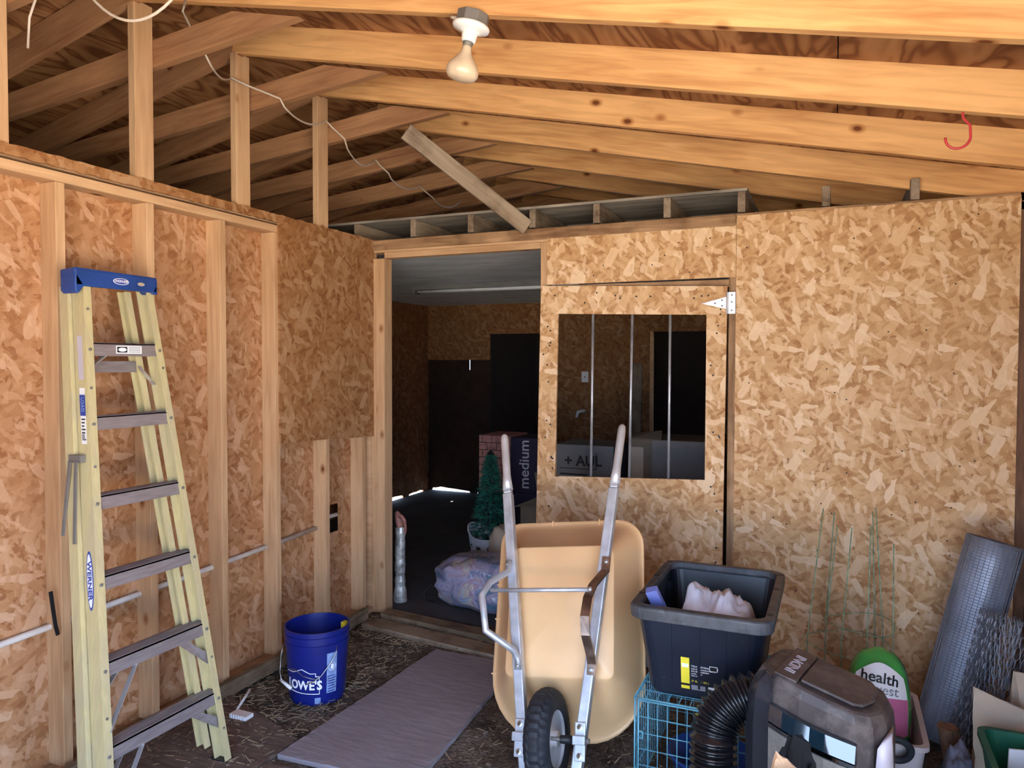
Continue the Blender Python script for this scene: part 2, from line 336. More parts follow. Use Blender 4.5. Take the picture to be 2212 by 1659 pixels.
def board(name, p0, p1, wd, w_, t_, mat, parent=None, bevel=.002):
    """board from p0 to p1; wd = width direction, w_ = width, t_ = thickness; local X = length"""
    p0 = Vector(p0); p1 = Vector(p1); X = (p1-p0).normalized(); Y = Vector(wd); Y = (Y - X*Y.dot(X)).normalized(); Z = X.cross(Y)
    L = (p1-p0).length
    me = bpy.data.meshes.new(name)
    a, b = w_/2, t_/2
    vs = [(0,-a,-b),(L,-a,-b),(L,a,-b),(0,a,-b),(0,-a,b),(L,-a,b),(L,a,b),(0,a,b)]
    me.from_pydata(vs, [], [(0,3,2,1),(4,5,6,7),(0,1,5,4),(1,2,6,5),(2,3,7,6),(3,0,4,7)]); me.update()
    me.materials.append(M[mat]); o = bpy.data.objects.new(name, me); COL.objects.link(o)
    mw = Matrix(((X.x,Y.x,Z.x,p0.x),(X.y,Y.y,Z.y,p0.y),(X.z,Y.z,Z.z,p0.z),(0,0,0,1)))
    o.location = p0; o.rotation_euler = mw.to_euler()
    if parent: o.parent = parent; o.matrix_parent_inverse = PM(parent).inverted()
    if bevel:
        q = o.modifiers.new('bevel', 'BEVEL'); q.width = bevel; q.segments = 1
    return o
def text(name, s, size, mat, M4, parent, ext=.0006, off=0, sx=1.0, wrap=None, align='CENTER'):
    """flat lettering: local x right, y up, placed by M4; wrap=(radius) bends it round a vertical cylinder"""
    c = bpy.data.curves.new(name, 'FONT'); c.body = s; c.size = size; c.extrude = ext; c.offset = off; c.align_x = align; c.align_y = 'CENTER'; c.resolution_u = 3
    t = bpy.data.objects.new(name, c); COL.objects.link(t)
    dg = bpy.context.evaluated_depsgraph_get(); dg.update()
    me = bpy.data.meshes.new_from_object(t.evaluated_get(dg)); bpy.data.objects.remove(t)
    for v in me.vertices:
        x, y, z = v.co; x *= sx
        if wrap: v.co = ((wrap+z)*math.sin(x/wrap), y, (wrap+z)*math.cos(x/wrap) - wrap)
        else: v.co = (x, y, z)
        v.co = M4 @ v.co
    me.materials.clear(); me.materials.append(M[mat]); me.name = name
    o = bpy.data.objects.new(name, me); COL.objects.link(o)
    if parent: o.parent = parent; o.matrix_parent_inverse = PM(parent).inverted()
    return o
def frame4(o, x, y):
    """matrix whose local x,y axes are x,y and z = x cross y, origin o"""
    x = Vector(x).normalized(); y = Vector(y); y = (y - x*y.dot(x)).normalized(); z = x.cross(y)
    return Matrix(((x.x,y.x,z.x,o[0]),(x.y,y.y,z.y,o[1]),(x.z,y.z,z.z,o[2]),(0,0,0,1)))

H = 2.36           # top of both walls
SL = .222          # roof slope
ZR = 3.095         # underside of the rafters at the ridge
RX = 3.46          # inner face of right wall
LX = -3.5

# ================================================================== SETTING
# ground outside
struct(MB().box((-30,-40,-.14),(30,30,-.06)).build('ground', 'gravel'))
# dirt floor of the bay
fl = MB(); nx, ny = 200, 130
x0, x1, y0, y1 = LX, RX+.02, -4.5, .06
for j in range(ny+1):
    for i in range(nx+1):
        x = x0+(x1-x0)*i/nx; y = y0+(y1-y0)*j/ny
        z = .010*noise.noise((x*3, y*3, 0)) + .008*noise.noise((x*9, y*9, 3)) + .004*noise.noise((x*25, y*25, 7)) - .008
        if .6 < x < 1.28 and -1.7 < y < -.38: z = min(z, -.006)
        fl.v.append((x, y, z))
for j in range(ny):
    for i in range(nx):
        a = j*(nx+1)+i; fl.f.append((a, a+1, a+nx+2, a+nx+1))
struct(fl.build('floor', 'dirt', smooth=True))
struct(MB().box((-1.95, .06, -.05), (RX, 5.5, .004)).build('floor_stall', 'slab'))

# ---- left wall: studs, plates, sheathing
wl = empty('wall_left', (0,-2,0), kind='structure')
hy0, hy1, hz0, hz1 = -.335, -.235, .565, .735     # ragged hole in the sheathing
b = MB()
yb, zt = -4.4, 2.30
b.box((-.101, yb, .0), (-.089, hy0, zt)); b.box((-.101, hy1, 0), (-.089, 0, zt)); b.box((-.101, hy0, 0), (-.089, hy1, hz0)); b.box((-.101, hy0, hz1), (-.089, hy1, zt))
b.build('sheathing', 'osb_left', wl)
for cy in (-4.06, -3.66, -3.26, -2.86, -2.47, -2.063, -1.66, -1.253, -.878, -.463, -.10):
    top = 2.27
    board('stud', (-.0445, cy, .04), (-.0445, cy, top), (1,0,0), .089, .038, 'stud', wl)
board('bottom_plate', (-.0445, yb, .02), (-.0445, 0, .02), (1,0,0), .089, .04, 'edge', wl)
board('top_plate', (-.0445, yb, 2.29), (-.0445, -.0, 2.29), (1,0,0), .089, .038, 'stud', wl)
board('top_plate', (-.0445, yb, 2.335), (-.0445, -.0, 2.335), (1,0,0), .089, .038, 'edge', wl)
# ragged osb edge strip along the top
b = MB(); n = 160
rg = [[], [], [], []]
for i in range(n+1):
    y = yb + (0-yb)*i/n; q = .006*noise.noise((y*22, 0, 0)); q2 = .007*noise.noise((y*31, 4, 0))
    for k, p in enumerate([(0, y, 2.322+q2), (.014+q*.6, y, 2.322+q2), (.014+q*.6, y, 2.362+q), (0, y, 2.362+q)]): rg[k].append(p)
rings = [[rg[k][i] for k in range(4)] for i in range(n+1)]
b.loft(rings); b.build('edge_strip', 'osb_dark', wl)
MB().prism([(.001,-.875,1.165),(.001,-.47,1.15),(.001,-.02,1.125),(.001,0,1.125),(.001,0,2.325),(.001,-.875,2.325)], (.011,0,0)).build('panel', 'osb_dark', wl)
MB().box((-.101,-.022,0),(-.001,.05,2.30)).build('corner_post', 'stud', wl)
# short studs from the wall up to the rafters
for cy in (-4.12, -3.51, -2.90, -2.294, -1.684, -1.112, -.49):
    board('cripple_stud', (-.019, cy, 2.362), (-.019, cy, ZR+.005), (0,1,0), .092, .038, 'stud', wl)
# baseboard plank lying along the foot of the wall
tag(board('wood_plank', (.05, -2.6, .03), (.05, -.15, .045), (0,0,1), .07, .03, 'wood_plank'), 'dirty plank lying on the ground along the foot of the left wall', 'plank')

# ---- back wall
wb = empty('wall_back', (1.7,0,0), kind='structure')
def sheet(x0, x1, z0, z1, name='sheathing', mat='osb_back', y=-.012, t=.012, parent=wb):
    return MB().box((x0, y, z0), (x1, y+t, z1)).build(name, mat, parent)
sheet(2.2145, 3.436, -.01, 2.345); sheet(1.180, 2.2125, 2.034, 2.300)
sheet(3.436, RX+.02, -.01, 2.36, 'corner_post', 'log', 0, .06)
board('top_plate', (0,.0445,2.34), (RX,.0445,2.34), (0,1,0), .089, .038, 'edge', wb)
board('top_plate', (0,.0445,2.30), (RX,.0445,2.30), (0,1,0), .089, .038, 'stud', wb)
board('header', (.087,.03,2.262), (1.137,.03,2.262), (0,1,0), .06, .036, 'stud', wb)
board('trim_strip', (.0,-.007,2.325), (2.21,-.007,2.325), (0,0,1), .062, .012, 'edge', wb)
board('jamb', (.042,.0445,0), (.042,.0445,2.245), (1,0,0), .087, .089, 'stud', wb)
board('jamb', (.012,-.004,0), (.012,-.004,2.245), (1,0,0), .03, .008, 'stud', wb)
board('post', (1.157,.0445,0), (1.157,.0445,2.28), (1,0,0), .040, .089, 'stud', wb)
board('header', (1.177,.03,2.01), (2.20,.03,2.005), (0,1,0), .06, .04, 'edge', wb)
board('post', (2.197,.03,0), (2.197,.03,2.28), (1,0,0), .038, .07, 'edge', wb)
for x in (2.61, 3.02, 3.42): board('stud', (x,.0445,.0), (x,.0445,2.28), (0,1,0), .089, .038, 'stud', wb)

# ---- right wall, front wall, outer shells; unseen openings sized to shape the light
wr = empty('wall_right', (RX,-2,0), kind='structure')
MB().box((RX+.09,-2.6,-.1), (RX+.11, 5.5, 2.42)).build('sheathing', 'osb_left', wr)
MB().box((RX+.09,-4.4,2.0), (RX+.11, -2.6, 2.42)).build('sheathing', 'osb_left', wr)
for cy in (-4.36, -2.58, -1.9, -1.3, -.7): board('stud', (RX+.0445, cy, -.05), (RX+.0445, cy, 2.30), (1,0,0), .089, .038, 'stud', wr)
board('top_plate', (RX+.0445,-4.4,2.32), (RX+.0445,.0,2.32), (1,0,0), .089, .038, 'stud', wr)
struct(MB().box((LX-.03,-4.45,-.1), (LX, .15, 2.40)).build('wall_far_left', 'siding'))
struct(MB().box((LX,.10,-.1), (-1.95, .13, 2.9)).build('wall_cross', 'siding'))
wf = MB().prism([(LX,-4.40,-.1),(-.10,-4.40,-.1),(-.10,-4.40,ZR),(LX,-4.40,ZR+SL*LX)], (0,-.03,0)); wf.prism([(-.10,-4.40,-.1),(1.2,-4.40,-.1),(1.2,-4.40,2.06),(RX+.1,-4.40,2.06),(RX+.1,-4.40,2.30),(0,-4.40,ZR+.02),(-.10,-4.40,ZR)], (0,-.03,0)); struct(wf.build('wall_front', 'siding'))

# ---- stall room behind the back wall
struct(MB().box((-1.95, .09, 2.285), (RX, 4.10, 2.30)).build('ceiling_stall', 'ceil'))
# left outer wall of the stall, ragged daylight gap at its foot
def ragged(a, bb, zs, name, mat, thick=(0,0), top=2.7):
    q = MB(); n = len(zs)-1; A = Vector((*a, 0)); B = Vector((*bb, 0)); T = Vector((*thick, 0)); rings = []
    for i, z in enumerate(zs):
        p = A.lerp(B, i/n); rings.append([(p.x,p.y,z), (p.x+T.x,p.y+T.y,z), (p.x+T.x,p.y+T.y,top), (p.x,p.y,top)])
    q.loft(rings); return q.build(name, mat)
def gz(n, lo, hi, f=5.0, seed=0):
    return [max(-.06, lo + (hi-lo)*(.5+.9*noise.noise((i*f/n, seed, 1.3)))) for i in range(n+1)]
struct(MB().box((-1.97,.09,-.1), (-1.95,2.85,2.7)).build('wall_stall_left', 'osb_room_shaded_x'))
struct(ragged((-1.95,2.85), (-1.95,4.12), [-.06,-.06,.012,.030,.035,.038,.040,.034,.030,-.06,.016,.022,.020,.026,.018,-.06,-.06], 'wall_stall_side', 'osb_room_shaded_x', (-.02,0)))
rw = empty('wall_rear', (0,4.1,0), kind='structure')
MB().box((-1.95,4.08,1.93), (RX,4.10,2.285)).build('band', 'osb_room_shaded', rw)
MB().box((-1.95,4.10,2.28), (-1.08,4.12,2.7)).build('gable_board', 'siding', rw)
MB().box((-1.95,4.08,1.62), (-1.10,4.10,1.93)).build('panel', 'osb_room_shaded', rw)
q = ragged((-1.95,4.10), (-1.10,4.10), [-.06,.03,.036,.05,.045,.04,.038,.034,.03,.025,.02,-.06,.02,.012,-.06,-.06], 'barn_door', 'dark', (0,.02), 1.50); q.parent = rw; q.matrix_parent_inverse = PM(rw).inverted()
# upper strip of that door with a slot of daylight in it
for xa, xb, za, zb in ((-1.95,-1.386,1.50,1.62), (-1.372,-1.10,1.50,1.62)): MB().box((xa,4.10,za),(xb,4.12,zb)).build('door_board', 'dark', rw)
MB().box((-1.10,4.10,-.1), (-1.08,5.5,2.6)).build('side_wall', 'shaded_boards', rw)
MB().box((-1.10,5.5,-.1), (RX,5.52,2.6)).build('outer_wall', 'shaded_boards', rw)
MB().box((-.25,4.08,0), (.865,4.10,1.93)).build('panel', 'osb_room_shaded', rw)
MB().box((1.50,4.08,0), (RX,4.10,1.93)).build('panel', 'osb_room_shaded', rw)
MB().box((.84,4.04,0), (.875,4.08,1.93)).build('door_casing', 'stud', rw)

# ---- loft deck and joists above the stall
for x in (-.12, .295, .69, 1.085, 1.465, 1.855, 2.235):
    board('joist', (x,.0,2.418), (x,4.0,2.40), (0,0,1), .105, .038, 'oldwood', wb)
for x in (2.633, 3.02): board('joist', (x,.02,2.416), (x,4.0,2.416), (0,0,1), .10, .038, 'oldwood', wb)
MB().box((-.75, -.0, 2.472), (2.262, 4.0, 2.486)).build('loft_deck', 'greyply', wb)
MB().box((-.75, .55, 2.31), (2.262, .57, 2.470)).build('blocking', 'greyply', wb)

# ---- roof
rf = empty('ceiling', (0,0,3.2), kind='structure')
zt = ZR+.142
def roofsheet(xa, xb, ya, yb, s):
    z = lambda x: zt - SL*abs(x)
    return MB().prism([(xa,ya,z(xa)),(xb,ya,z(xb)),(xb,ya,z(xb)+.014),(xa,ya,z(xa)+.014)], (0,yb-ya,0)).build('roof_sheet', 'ply', rf)
for ya, yb in ((-4.9,-2.45),(-2.45,0.0),(0.0,2.44),(2.44,4.15)):
    roofsheet(0,1.425,ya+.002,yb,1); roofsheet(1.429,2.677,ya+.002,yb,1); roofsheet(2.681,3.9,ya+.002,yb,1)
    if yb <= 0: roofsheet(-3.9,-2.4,ya+.002,yb,-1); roofsheet(-2.4,0,ya+.002,yb,-1)
    else: roofsheet(-1.97,0,ya+.002,yb,-1)
z = lambda x: zt - SL*abs(x) + .03
MB().prism([(-4.0,-4.95,z(4)),(0,-4.95,z(0)),(4.0,-4.95,z(4)),(4.0,-4.95,z(4)+.03),(0,-4.95,z(0)+.03),(-4.0,-4.95,z(4)+.03)], (0,9.13,0)).build('roof_metal', 'siding', rf)
MB().box((-1.2,4.15,2.6),(RX+.1,5.55,2.63)).build('lean_to_roof', 'siding', rf)
for k, y in enumerate((-4.16,-3.55,-2.94,-2.33,-1.72,-1.13,-.52,.09,.70,1.31,1.92,2.53,3.14,3.75)):
    hw = .142/2; cs = 1/math.cos(math.atan(SL))
    board('rafter', (-.02,y,ZR+hw+.004), (3.62,y,ZR+hw-SL*3.62), (0,0,1), .140, .038, 'rafter', rf)
    xl = -3.6 if y < .05 else -1.93
    board('rafter', (.035,y+.001,ZR+hw), (xl,y+.001,ZR+hw+SL*xl), (0,0,1), .138, .036, 'shaded_brownwood', rf)
    # collar member nailed to the near face, cut to the slope of the rafter at its tip
    cx = lambda x: 2.850 + .095*x
    xe = (ZR - 2.850)/(SL+.095)
    xs = -2.9 if y < .05 else -1.9
    hx = xe - .335
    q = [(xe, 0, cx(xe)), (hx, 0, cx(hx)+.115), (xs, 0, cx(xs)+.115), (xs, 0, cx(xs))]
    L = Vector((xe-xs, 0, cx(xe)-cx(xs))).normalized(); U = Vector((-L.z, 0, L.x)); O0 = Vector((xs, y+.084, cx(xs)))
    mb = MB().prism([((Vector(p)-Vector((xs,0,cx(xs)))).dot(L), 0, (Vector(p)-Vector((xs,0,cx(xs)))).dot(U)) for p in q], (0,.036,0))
    o = mb.build('collar_tie', 'shaded_brownwood', rf); o.parent = None; o.location = O0; o.rotation_euler = (0, -math.atan2(L.z, L.x), 0)
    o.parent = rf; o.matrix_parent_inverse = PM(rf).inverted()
# diagonal brace
tag(board('brace_board', (.585,-.555,2.815), (1.06,-.02,2.365), (.75,0.45,.5), .088, .036, 'oldwood', rf), 'weathered grey diagonal brace board')

# ================================================================== GATE
gate = empty('door_1', (2.175,-.03,0), kind='structure')
P = lambda x, z: (x, -.040, z)
out = [P(1.155,2.027), P(2.175,1.987), P(2.160,.15), P(1.120,.15)]
inn = [P(1.259,1.867), P(2.072,1.843), P(2.071,.986), P(1.243,.954)]
mb = MB(); Tk = Vector((0,.014,0))
V = [Vector(p) for p in out+inn]; V += [v+Tk for v in V]
mb.v = [tuple(v) for v in V]
mb.f = [(i,(i+1)%4,4+(i+1)%4,4+i) for i in range(4)] + [(8+i,12+i,12+(i+1)%4,8+(i+1)%4) for i in range(4)] + [(i,8+i,8+(i+1)%4,(i+1)%4) for i in range(4)] + [(4+i,4+(i+1)%4,12+(i+1)%4,12+i) for i in range(4)]
mb.build('door_panel', 'osb_back', gate)
# lumber frame on the back of the panel
board('frame_rail', (1.16,-.010,1.955), (2.17,-.010,1.92), (0,0,1), .085, .03, 'stud', gate)
board('frame_stile', (1.195,-.010,.16), (1.205,-.010,1.90), (1,0,0), .075, .03, 'stud', gate)
board('frame_stile', (2.12,-.010,.16), (2.125,-.010,1.90), (1,0,0), .08, .03, 'stud', gate)
for (xa, za), (xb, zb) in (((1.456,1.885),(1.448,.955)), ((1.677,1.878),(1.665,.965)), ((1.881,1.872),(1.878,.972))):
    MB().tube([(xa,-.018,za),(xb,-.018,zb)], .0075, 10).build('bar', 'steel', gate, smooth=True)
h = MB().prism([(2.043,-.043,1.922),(2.178,-.043,1.945),(2.178,-.043,1.868)], (0,-.003,0)).build('hinge', 'hub', gate); 
# taper: strap points to the left
h.data.clear_geometry(); mb = MB().prism([(2.045,-.044,1.900),(2.172,-.044,1.932),(2.172,-.044,1.870)], (0,-.003,0)); mb.box((2.180,-.047,1.845),(2.216,-.043,1.955)); mb.tube([(2.176,-.047,1.845),(2.176,-.047,1.955)], .006, 8)
h.data.from_pydata(mb.v, [], mb.f); h.data.update()
for x, zz in ((2.150,1.915),(2.150,1.886),(2.115,1.900),(2.198,1.94),(2.198,1.905),(2.198,1.862)): MB().lathe([(0,.0),(.0045,.0),(.003,.003),(0,.003)], (x,-.047,zz), 8, (0,-1,0)).build('screw', 'greybox', h)
# nail heads dotted over the gate and sheathing
def nails(pts, y, parent, r=.0052):
    for x, zz in pts: MB().lathe([(r,-.001),(r,.0012),(0,.0014)], (x,y,zz), 6, (0,-1,0)).build('nail', 'black', parent)
rn = random.Random(3)
nails([(1.17+rn.random()*.06, .3+rn.random()*1.6) for _ in range(22)] + [(2.09+rn.random()*.06, .3+rn.random()*1.6) for _ in range(24)] + [(1.2+rn.random()*.9, 1.90+rn.random()*.08) for _ in range(10)], -.0402, gate)
nails([(2.26+rn.random()*1.15, .2+rn.random()*2.1) for _ in range(40)] + [(1.25+rn.random()*.9, 2.06+rn.random()*.2) for _ in range(8)], -.0122, wb, .004)

# ================================================================== STEPLADDER
lad = empty('stepladder', (.45,-2.0,0), 'tall yellow stepladder with blue top cap, folded against the left stud wall', 'ladder')
fx = lambda z_: .5 - .193*z_
def channel(p0, p1, s, dep, fl_, name, back=False):
    """C section rail, web in the y plane on the outer side (s=-1 left, +1 right), p = (y,z) at front outer edge"""
    rings = []; t = .005
    for (xo, y, zz) in (p0, p1):
        i = -s
        prof = [(0,0),(0,i*fl_),(-t,i*fl_),(-t,i*t),(-dep+t,i*t),(-dep+t,i*fl_),(-dep,i*fl_),(-dep,0)]
        rings.append([(xo+a, y+b_, zz) for a, b_ in prof])
    return MB().loft(rings).build(name, 'yellow', lad)
ZT = 1.885
rl = channel((fx(.0),-2.285,.0), (fx(ZT),-2.078,ZT), -1, .060, .032, 'rail')
rr_ = channel((fx(.0),-1.735,.0), (fx(ZT),-1.772,ZT), 1, .060, .030, 'rail')
channel((fx(0)-.072,-2.300,.0), (fx(ZT)-.064,-2.093,ZT-.01), -1, .045, .026, 'rear_rail')
channel((fx(0)-.072,-1.775,.07), (fx(ZT)-.064,-1.822,ZT-.01), 1, .045, .028, 'rear_rail')
yl = lambda z_: -2.285 + (.207)*z_/ZT; yr = lambda z_: -1.735 - .037*z_/ZT
for zz in (1.640, 1.370, 1.090, .815, .530, .258):
    x = fx(zz); a, b_ = yl(zz)+.006, yr(zz)-.006; hgt = .048
    mb = MB(); mb.box((x-.011,a,zz-hgt/2),(x-.0065,b_,zz+hgt/2))
    dp = .050 if zz > 1.5 else .080
    mb.box((x-dp,a,zz+hgt/2-.004),(x-.0065,b_,zz+hgt/2)); mb.box((x-dp,a,zz-hgt/2),(x-dp+.003,b_,zz+hgt/2))
    for k in range(6): mb.box((x-.014-k*dp/8.5,a,zz+hgt/2),(x-.017-k*dp/8.5,b_,zz+hgt/2+.002))
    st = mb.build('step', 'alu', lad)
    for yy in (a+.010, b_-.010): MB().lathe([(.006,0),(.006,.003),(0,.005)], (x+.001, yy, zz), 10, (1,0,0)).build('rivet', 'greybox', st)
# rear horizontal bars
for zz in (1.575, .50, .235):
    x = fx(zz)-.10; mb = MB().box((x-.03,yl(zz)+.01,zz-.022),(x,yr(zz)-.035,zz+.022)); mb.build('rear_bar', 'alu', lad)
for pts in ([(fx(1.60)-.045,-2.045,1.585),(fx(1.64)-.03,-2.00,1.62)], [(fx(1.6)-.03,-1.86,1.575),(fx(1.5)-.05,-1.79,1.50)],
            [(fx(.53)-.01,-2.08,.508),(fx(.36),-2.225,.33)], [(fx(.53)-.06,-2.10,.508),(fx(.42)-.06,-2.225,.40)], [(fx(.258)-.01,-2.10,.235),(fx(.07),-2.25,.06)], [(fx(.258)-.06,-2.13,.235),(fx(.1)-.06,-2.25,.10)]):
    MB().tube(pts, .006, 4, flat=((1,0,0), .018, .004)).build('brace', 'alu2', lad)
for zz, dz in ((.505,.12), (.235,.10)):
    MB().prism([(fx(zz)-.03,-1.88,zz),(fx(zz)-.03,-1.84,zz),(fx(zz-dz)-.03,-1.752,zz-dz+.045),(fx(zz-dz)-.03,-1.752,zz-dz)], (-.004,0,0)).build('gusset', 'alu', lad)
mb = MB()
for zz, s in ((1.79,0),(1.5,0),(1.22,0),(.42,1),(.14,1),(1.57,1),(.38,0),(.12,0)):
    yy = (yl(zz)+.014) if s == 0 else (yr(zz)-.014)
    MB().lathe([(.005,0),(.005,.003),(0,.004)], (fx(zz)+.001, yy, zz), 8, (1,0,0)).build('rivet', 'greybox', lad)
# cap
cap = MB().prism([(.078,-2.125,1.897),(.156,-2.125,1.904),(.156,-1.766,1.900),(.078,-1.766,1.893)], (0,0,.035))
cap.box((.146,-2.122,1.872),(.158,-1.768,1.932))
cap.prism([(.158,-2.124,1.93),(.158,-2.124,1.855),(.158,-2.112,1.842),(.158,-2.085,1.874)], (-.08,0,0))
cap.prism([(.158,-1.766,1.93),(.158,-1.766,1.866),(.158,-1.778,1.866),(.158,-1.790,1.876)], (-.08,0,0))
c_ = cap.build('top_cap', 'bluecap', lad, bevel=.005)
MB().lathe([(.0,0),(.016,0),(.016,.0015),(0,.0015)], (.1585,-1.845,1.901), 20, (1,0,0)).xf(Matrix.Translation((0,0,1.901)) @ Matrix.Diagonal((1,1,.45,1)) @ Matrix.Translation((0,0,-1.901))).build('tool_slot', 'feed', c_)
def oval(c, x, y, a, b_, mat, name, parent, th=.0008):
    F4 = frame4(c, x, y); mb = MB().loft([[(a*math.cos(2*math.pi*k/36), b_*math.sin(2*math.pi*k/36), h_) for k in range(36)] for h_ in (0, th)])
    return mb.xf(F4).build(name, mat, parent)
# rail badges
cx_ = (.1590,-1.935,1.903); oval(cx_, (0,1,0), (0,0,1), .034, .0125, 'whitetxt', 'badge', c_); oval((.1598,-1.935,1.903), (0,1,0), (0,0,1), .031, .0105, 'bluetxt', 'badge', c_)
text('lettering', 'WERNER', .0145, 'whitetxt', frame4((.1608,-1.935,1.903), (0,1,0), (0,0,1)), c_)
tl = Vector((fx(.83)-.031, yl(.83)-.0008, .83)); up_ = Vector((-.193, .1098, 1)).normalized()
oval(tl, -up_, (1,0,0), .102, .0165, 'bluetxt', 'badge', rl); oval(tl+Vector((0,-.001,0)), -up_, (1,0,0), .092, .0125, 'whitetxt', 'badge', rl)
text('lettering', 'WERNER', .026, 'bluetxt', frame4(tl+Vector((0,-.0022,0)), -up_, (1,0,0)), rl, sx=1.28, off=.0007)
# stickers on the left rail
def railbox(z0, z1, xa, xb, mat, name, dy=.0012):
    p = lambda dx, zz: (fx(zz)-dx, yl(zz)-dy, zz)
    return MB().prism([p(xa,z0), p(xb,z0), p(xb,z1), p(xa,z1)], (0,-.0006,0)).build(name, mat, rl)
railbox(1.53,1.69,.016,.042,'lilac','sticker'); railbox(1.30,1.50,.014,.041,'white','sticker'); railbox(1.40,1.475,.013,.041,'bluetxt','sticker',.0020)
for k in range(7): railbox(1.385-k*.012,1.390-k*.012,.017+(k%3)*.003,.036,'blacktxt','sticker_print',.0020)
railbox(1.315,1.335,.022,.036,'greytxt','sticker_print',.0026)
text('lettering', 'LOAD', .02, 'paleblue', frame4((fx(1.44)-.027, yl(1.44)-.0034, 1.44), -up_, (1,0,0)), rl)
# label on the top step
sl = MB().box((fx(1.64)-.0064,-1.975,1.626),(fx(1.64)-.0056,-1.862,1.656)).build('sticker', 'whitetxt', lad)
MB().box((fx(1.64)-.0056,-1.971,1.630),(fx(1.64)-.0050,-1.927,1.652)).build('sticker_print', 'blacktxt', sl)
oval((fx(1.64)-.0049,-1.949,1.641), (0,1,0), (0,0,1), .018, .0075, 'whitetxt', 'sticker_print', sl)
for k in range(4): MB().box((fx(1.64)-.0056,-1.921,1.631+k*.006),(fx(1.64)-.0050,-1.868,1.6335+k*.006)).build('sticker_print', 'greytxt', sl)
# dark folding handle hanging over the left rail
hk = MB(); hk.box((.175,-2.172,1.235),(.235,-2.150,1.262)); hk.tube([(.188,-2.176,1.24),(.172,-2.195,.975)], .006, 6, flat=((1,0,0),.012,.006)); hk.tube([(.222,-2.178,1.24),(.246,-2.205,.955)], .006, 6, flat=((1,0,0),.013,.006))
hk.build('spreader', 'greybox', lad)
for yy, s in ((-2.285,1), (-1.735,-1)): MB().box((.5-.085, yy-.004 if s==1 else yy-.034, -.004), (.503, yy+.034 if s==1 else yy+.004, .016)).build('foot', 'black', lad)

# ================================================================== BUCKET
BC = Vector((.425,-1.105,0)); bz = .345
bk = empty('bucket', BC, 'blue plastic bucket with white store lettering standing on the straw by the left wall', 'bucket')
prof = [(0,.004),(.122,.004),(.126,.0),(.131,.02),(.146,bz-.085),(.150,bz-.085),(.151,bz-.062),(.147,bz-.060),(.147,bz-.042),(.153,bz-.040),(.153,bz-.026),(.148,bz-.024),(.148,bz-.012),(.154,bz-.010),(.154,bz),(.146,bz),(.144,bz-.02),(.127,.03),(.118,.012),(0,.012)]
MB().lathe(prof, BC, 56).build('bucket_body', 'blue', bk, smooth=True).modifiers.new('es','EDGE_SPLIT').split_angle = R(40)
# wire bail hanging down across the front left
cd = Vector((cam.location.x-BC.x, cam.location.y-BC.y, 0)).normalized(); sd_ = Vector((-cd.y, cd.x, 0))   # sd_: image right
A1 = BC + sd_*.118*1 + cd*.088; A1.z = bz-.072
A0 = BC - sd_*.146 + cd*.03; A0.z = bz-.072
def cyl(a, zz, r=.156):   # a: angle from the camera direction, positive to the image right
    return BC + (cd*math.cos(a)+sd_*math.sin(a))*r + Vector((0,0,zz))
bail = [cyl(.62,bz-.075,.150), cyl(.58,.245), cyl(.40,.205,.158), cyl(.10,.150,.158), cyl(-.10,.128,.156), cyl(-.35,.112,.156)]
MB().tube(bail, .0022, 6).build('wire_handle', 'zinc', bk, smooth=True)
MB().tube([cyl(-.95,.175,.150), cyl(-.75,.172,.148), cyl(-.45,.148,.148), cyl(-.18,.138,.150), cyl(-.05,.135,.150)], .0016, 6).build('wire_handle', 'zinc', bk, smooth=True)
MB().tube([cyl(-1.5,bz-.08,.155), cyl(-1.52,.20,.168), cyl(-1.45,.13,.172), cyl(-1.2,.10,.172)], .0018, 6).build('wire_handle', 'zinc', bk, smooth=True)
MB().tube([cyl(-1.32,.105,.172), cyl(-.85,.085,.158)], .0075, 8).build('grip', 'white', bk, smooth=True)
rz = lambda zz: .131 + (.146-.131)*(zz-.02)/(bz-.105) + .0012
def ontub(a, zz):   # frame on the bucket side facing angle a
    n = cd*math.cos(a)+sd_*math.sin(a); t_ = -cd*math.sin(a)+sd_*math.cos(a); o = BC+n*rz(zz); o.z = zz
    return Matrix(((t_.x,0,n.x,o.x),(t_.y,0,n.y,o.y),(t_.z,1,n.z,o.z),(0,0,0,1)))
text('lettering', "LOWE'S", .057, 'whitetxt', ontub(-.52,.098), bk, off=.0016, wrap=.140, sx=.92)
def arcbar(pts, wd, mat, name):
    mb = MB()
    for (a0, z0), (a1, z1) in zip(pts[:-1], pts[1:]):
        n = 8; q = [(a0+(a1-a0)*k/n, z0+(z1-z0)*k/n) for k in range(n+1)]
        mb.tube([cyl(a, zz, rz(zz)+.0003) for a, zz in q], wd/2, 6)
    return mb.build(name, mat, bk)
arcbar([(-1.20,.068),(-.6,.062),(.06,.058),(.06,.142),(-.06,.142),(-.06,.157),(-.24,.157),(-.52,.176),(-.85,.158),(-1.2,.155)], .0035, 'whitetxt', 'logo_outline')
def patch(a0, a1, z0, z1, mat, name, dr=.001, n=10):
    mb = MB(); g = []
    for zz in (z0, z1): g.append([cyl(a0+(a1-a0)*k/n, zz, rz(zz)+dr) for k in range(n+1)])
    mb.loft(g, cap=False, closed=False); return mb.build(name, mat, bk)
patch(.30,.66,.055,.245,'paleblue','side_label',.0006)
mb = MB()
for k in range(7): mb.loft([[cyl(.34+(.26+.03*(k%2))*q/6, zz, rz(zz)+.0013) for q in range(7)] for zz in (.062+k*.012, .066+k*.012)], cap=False, closed=False)
mb.build('label_print', 'blue', bk)
arcbar([(.48+.13*math.cos(t*math.pi/8), .180+.020*math.sin(t*math.pi/8)) for t in range(17)], .002, 'whitetxt', 'label_print')
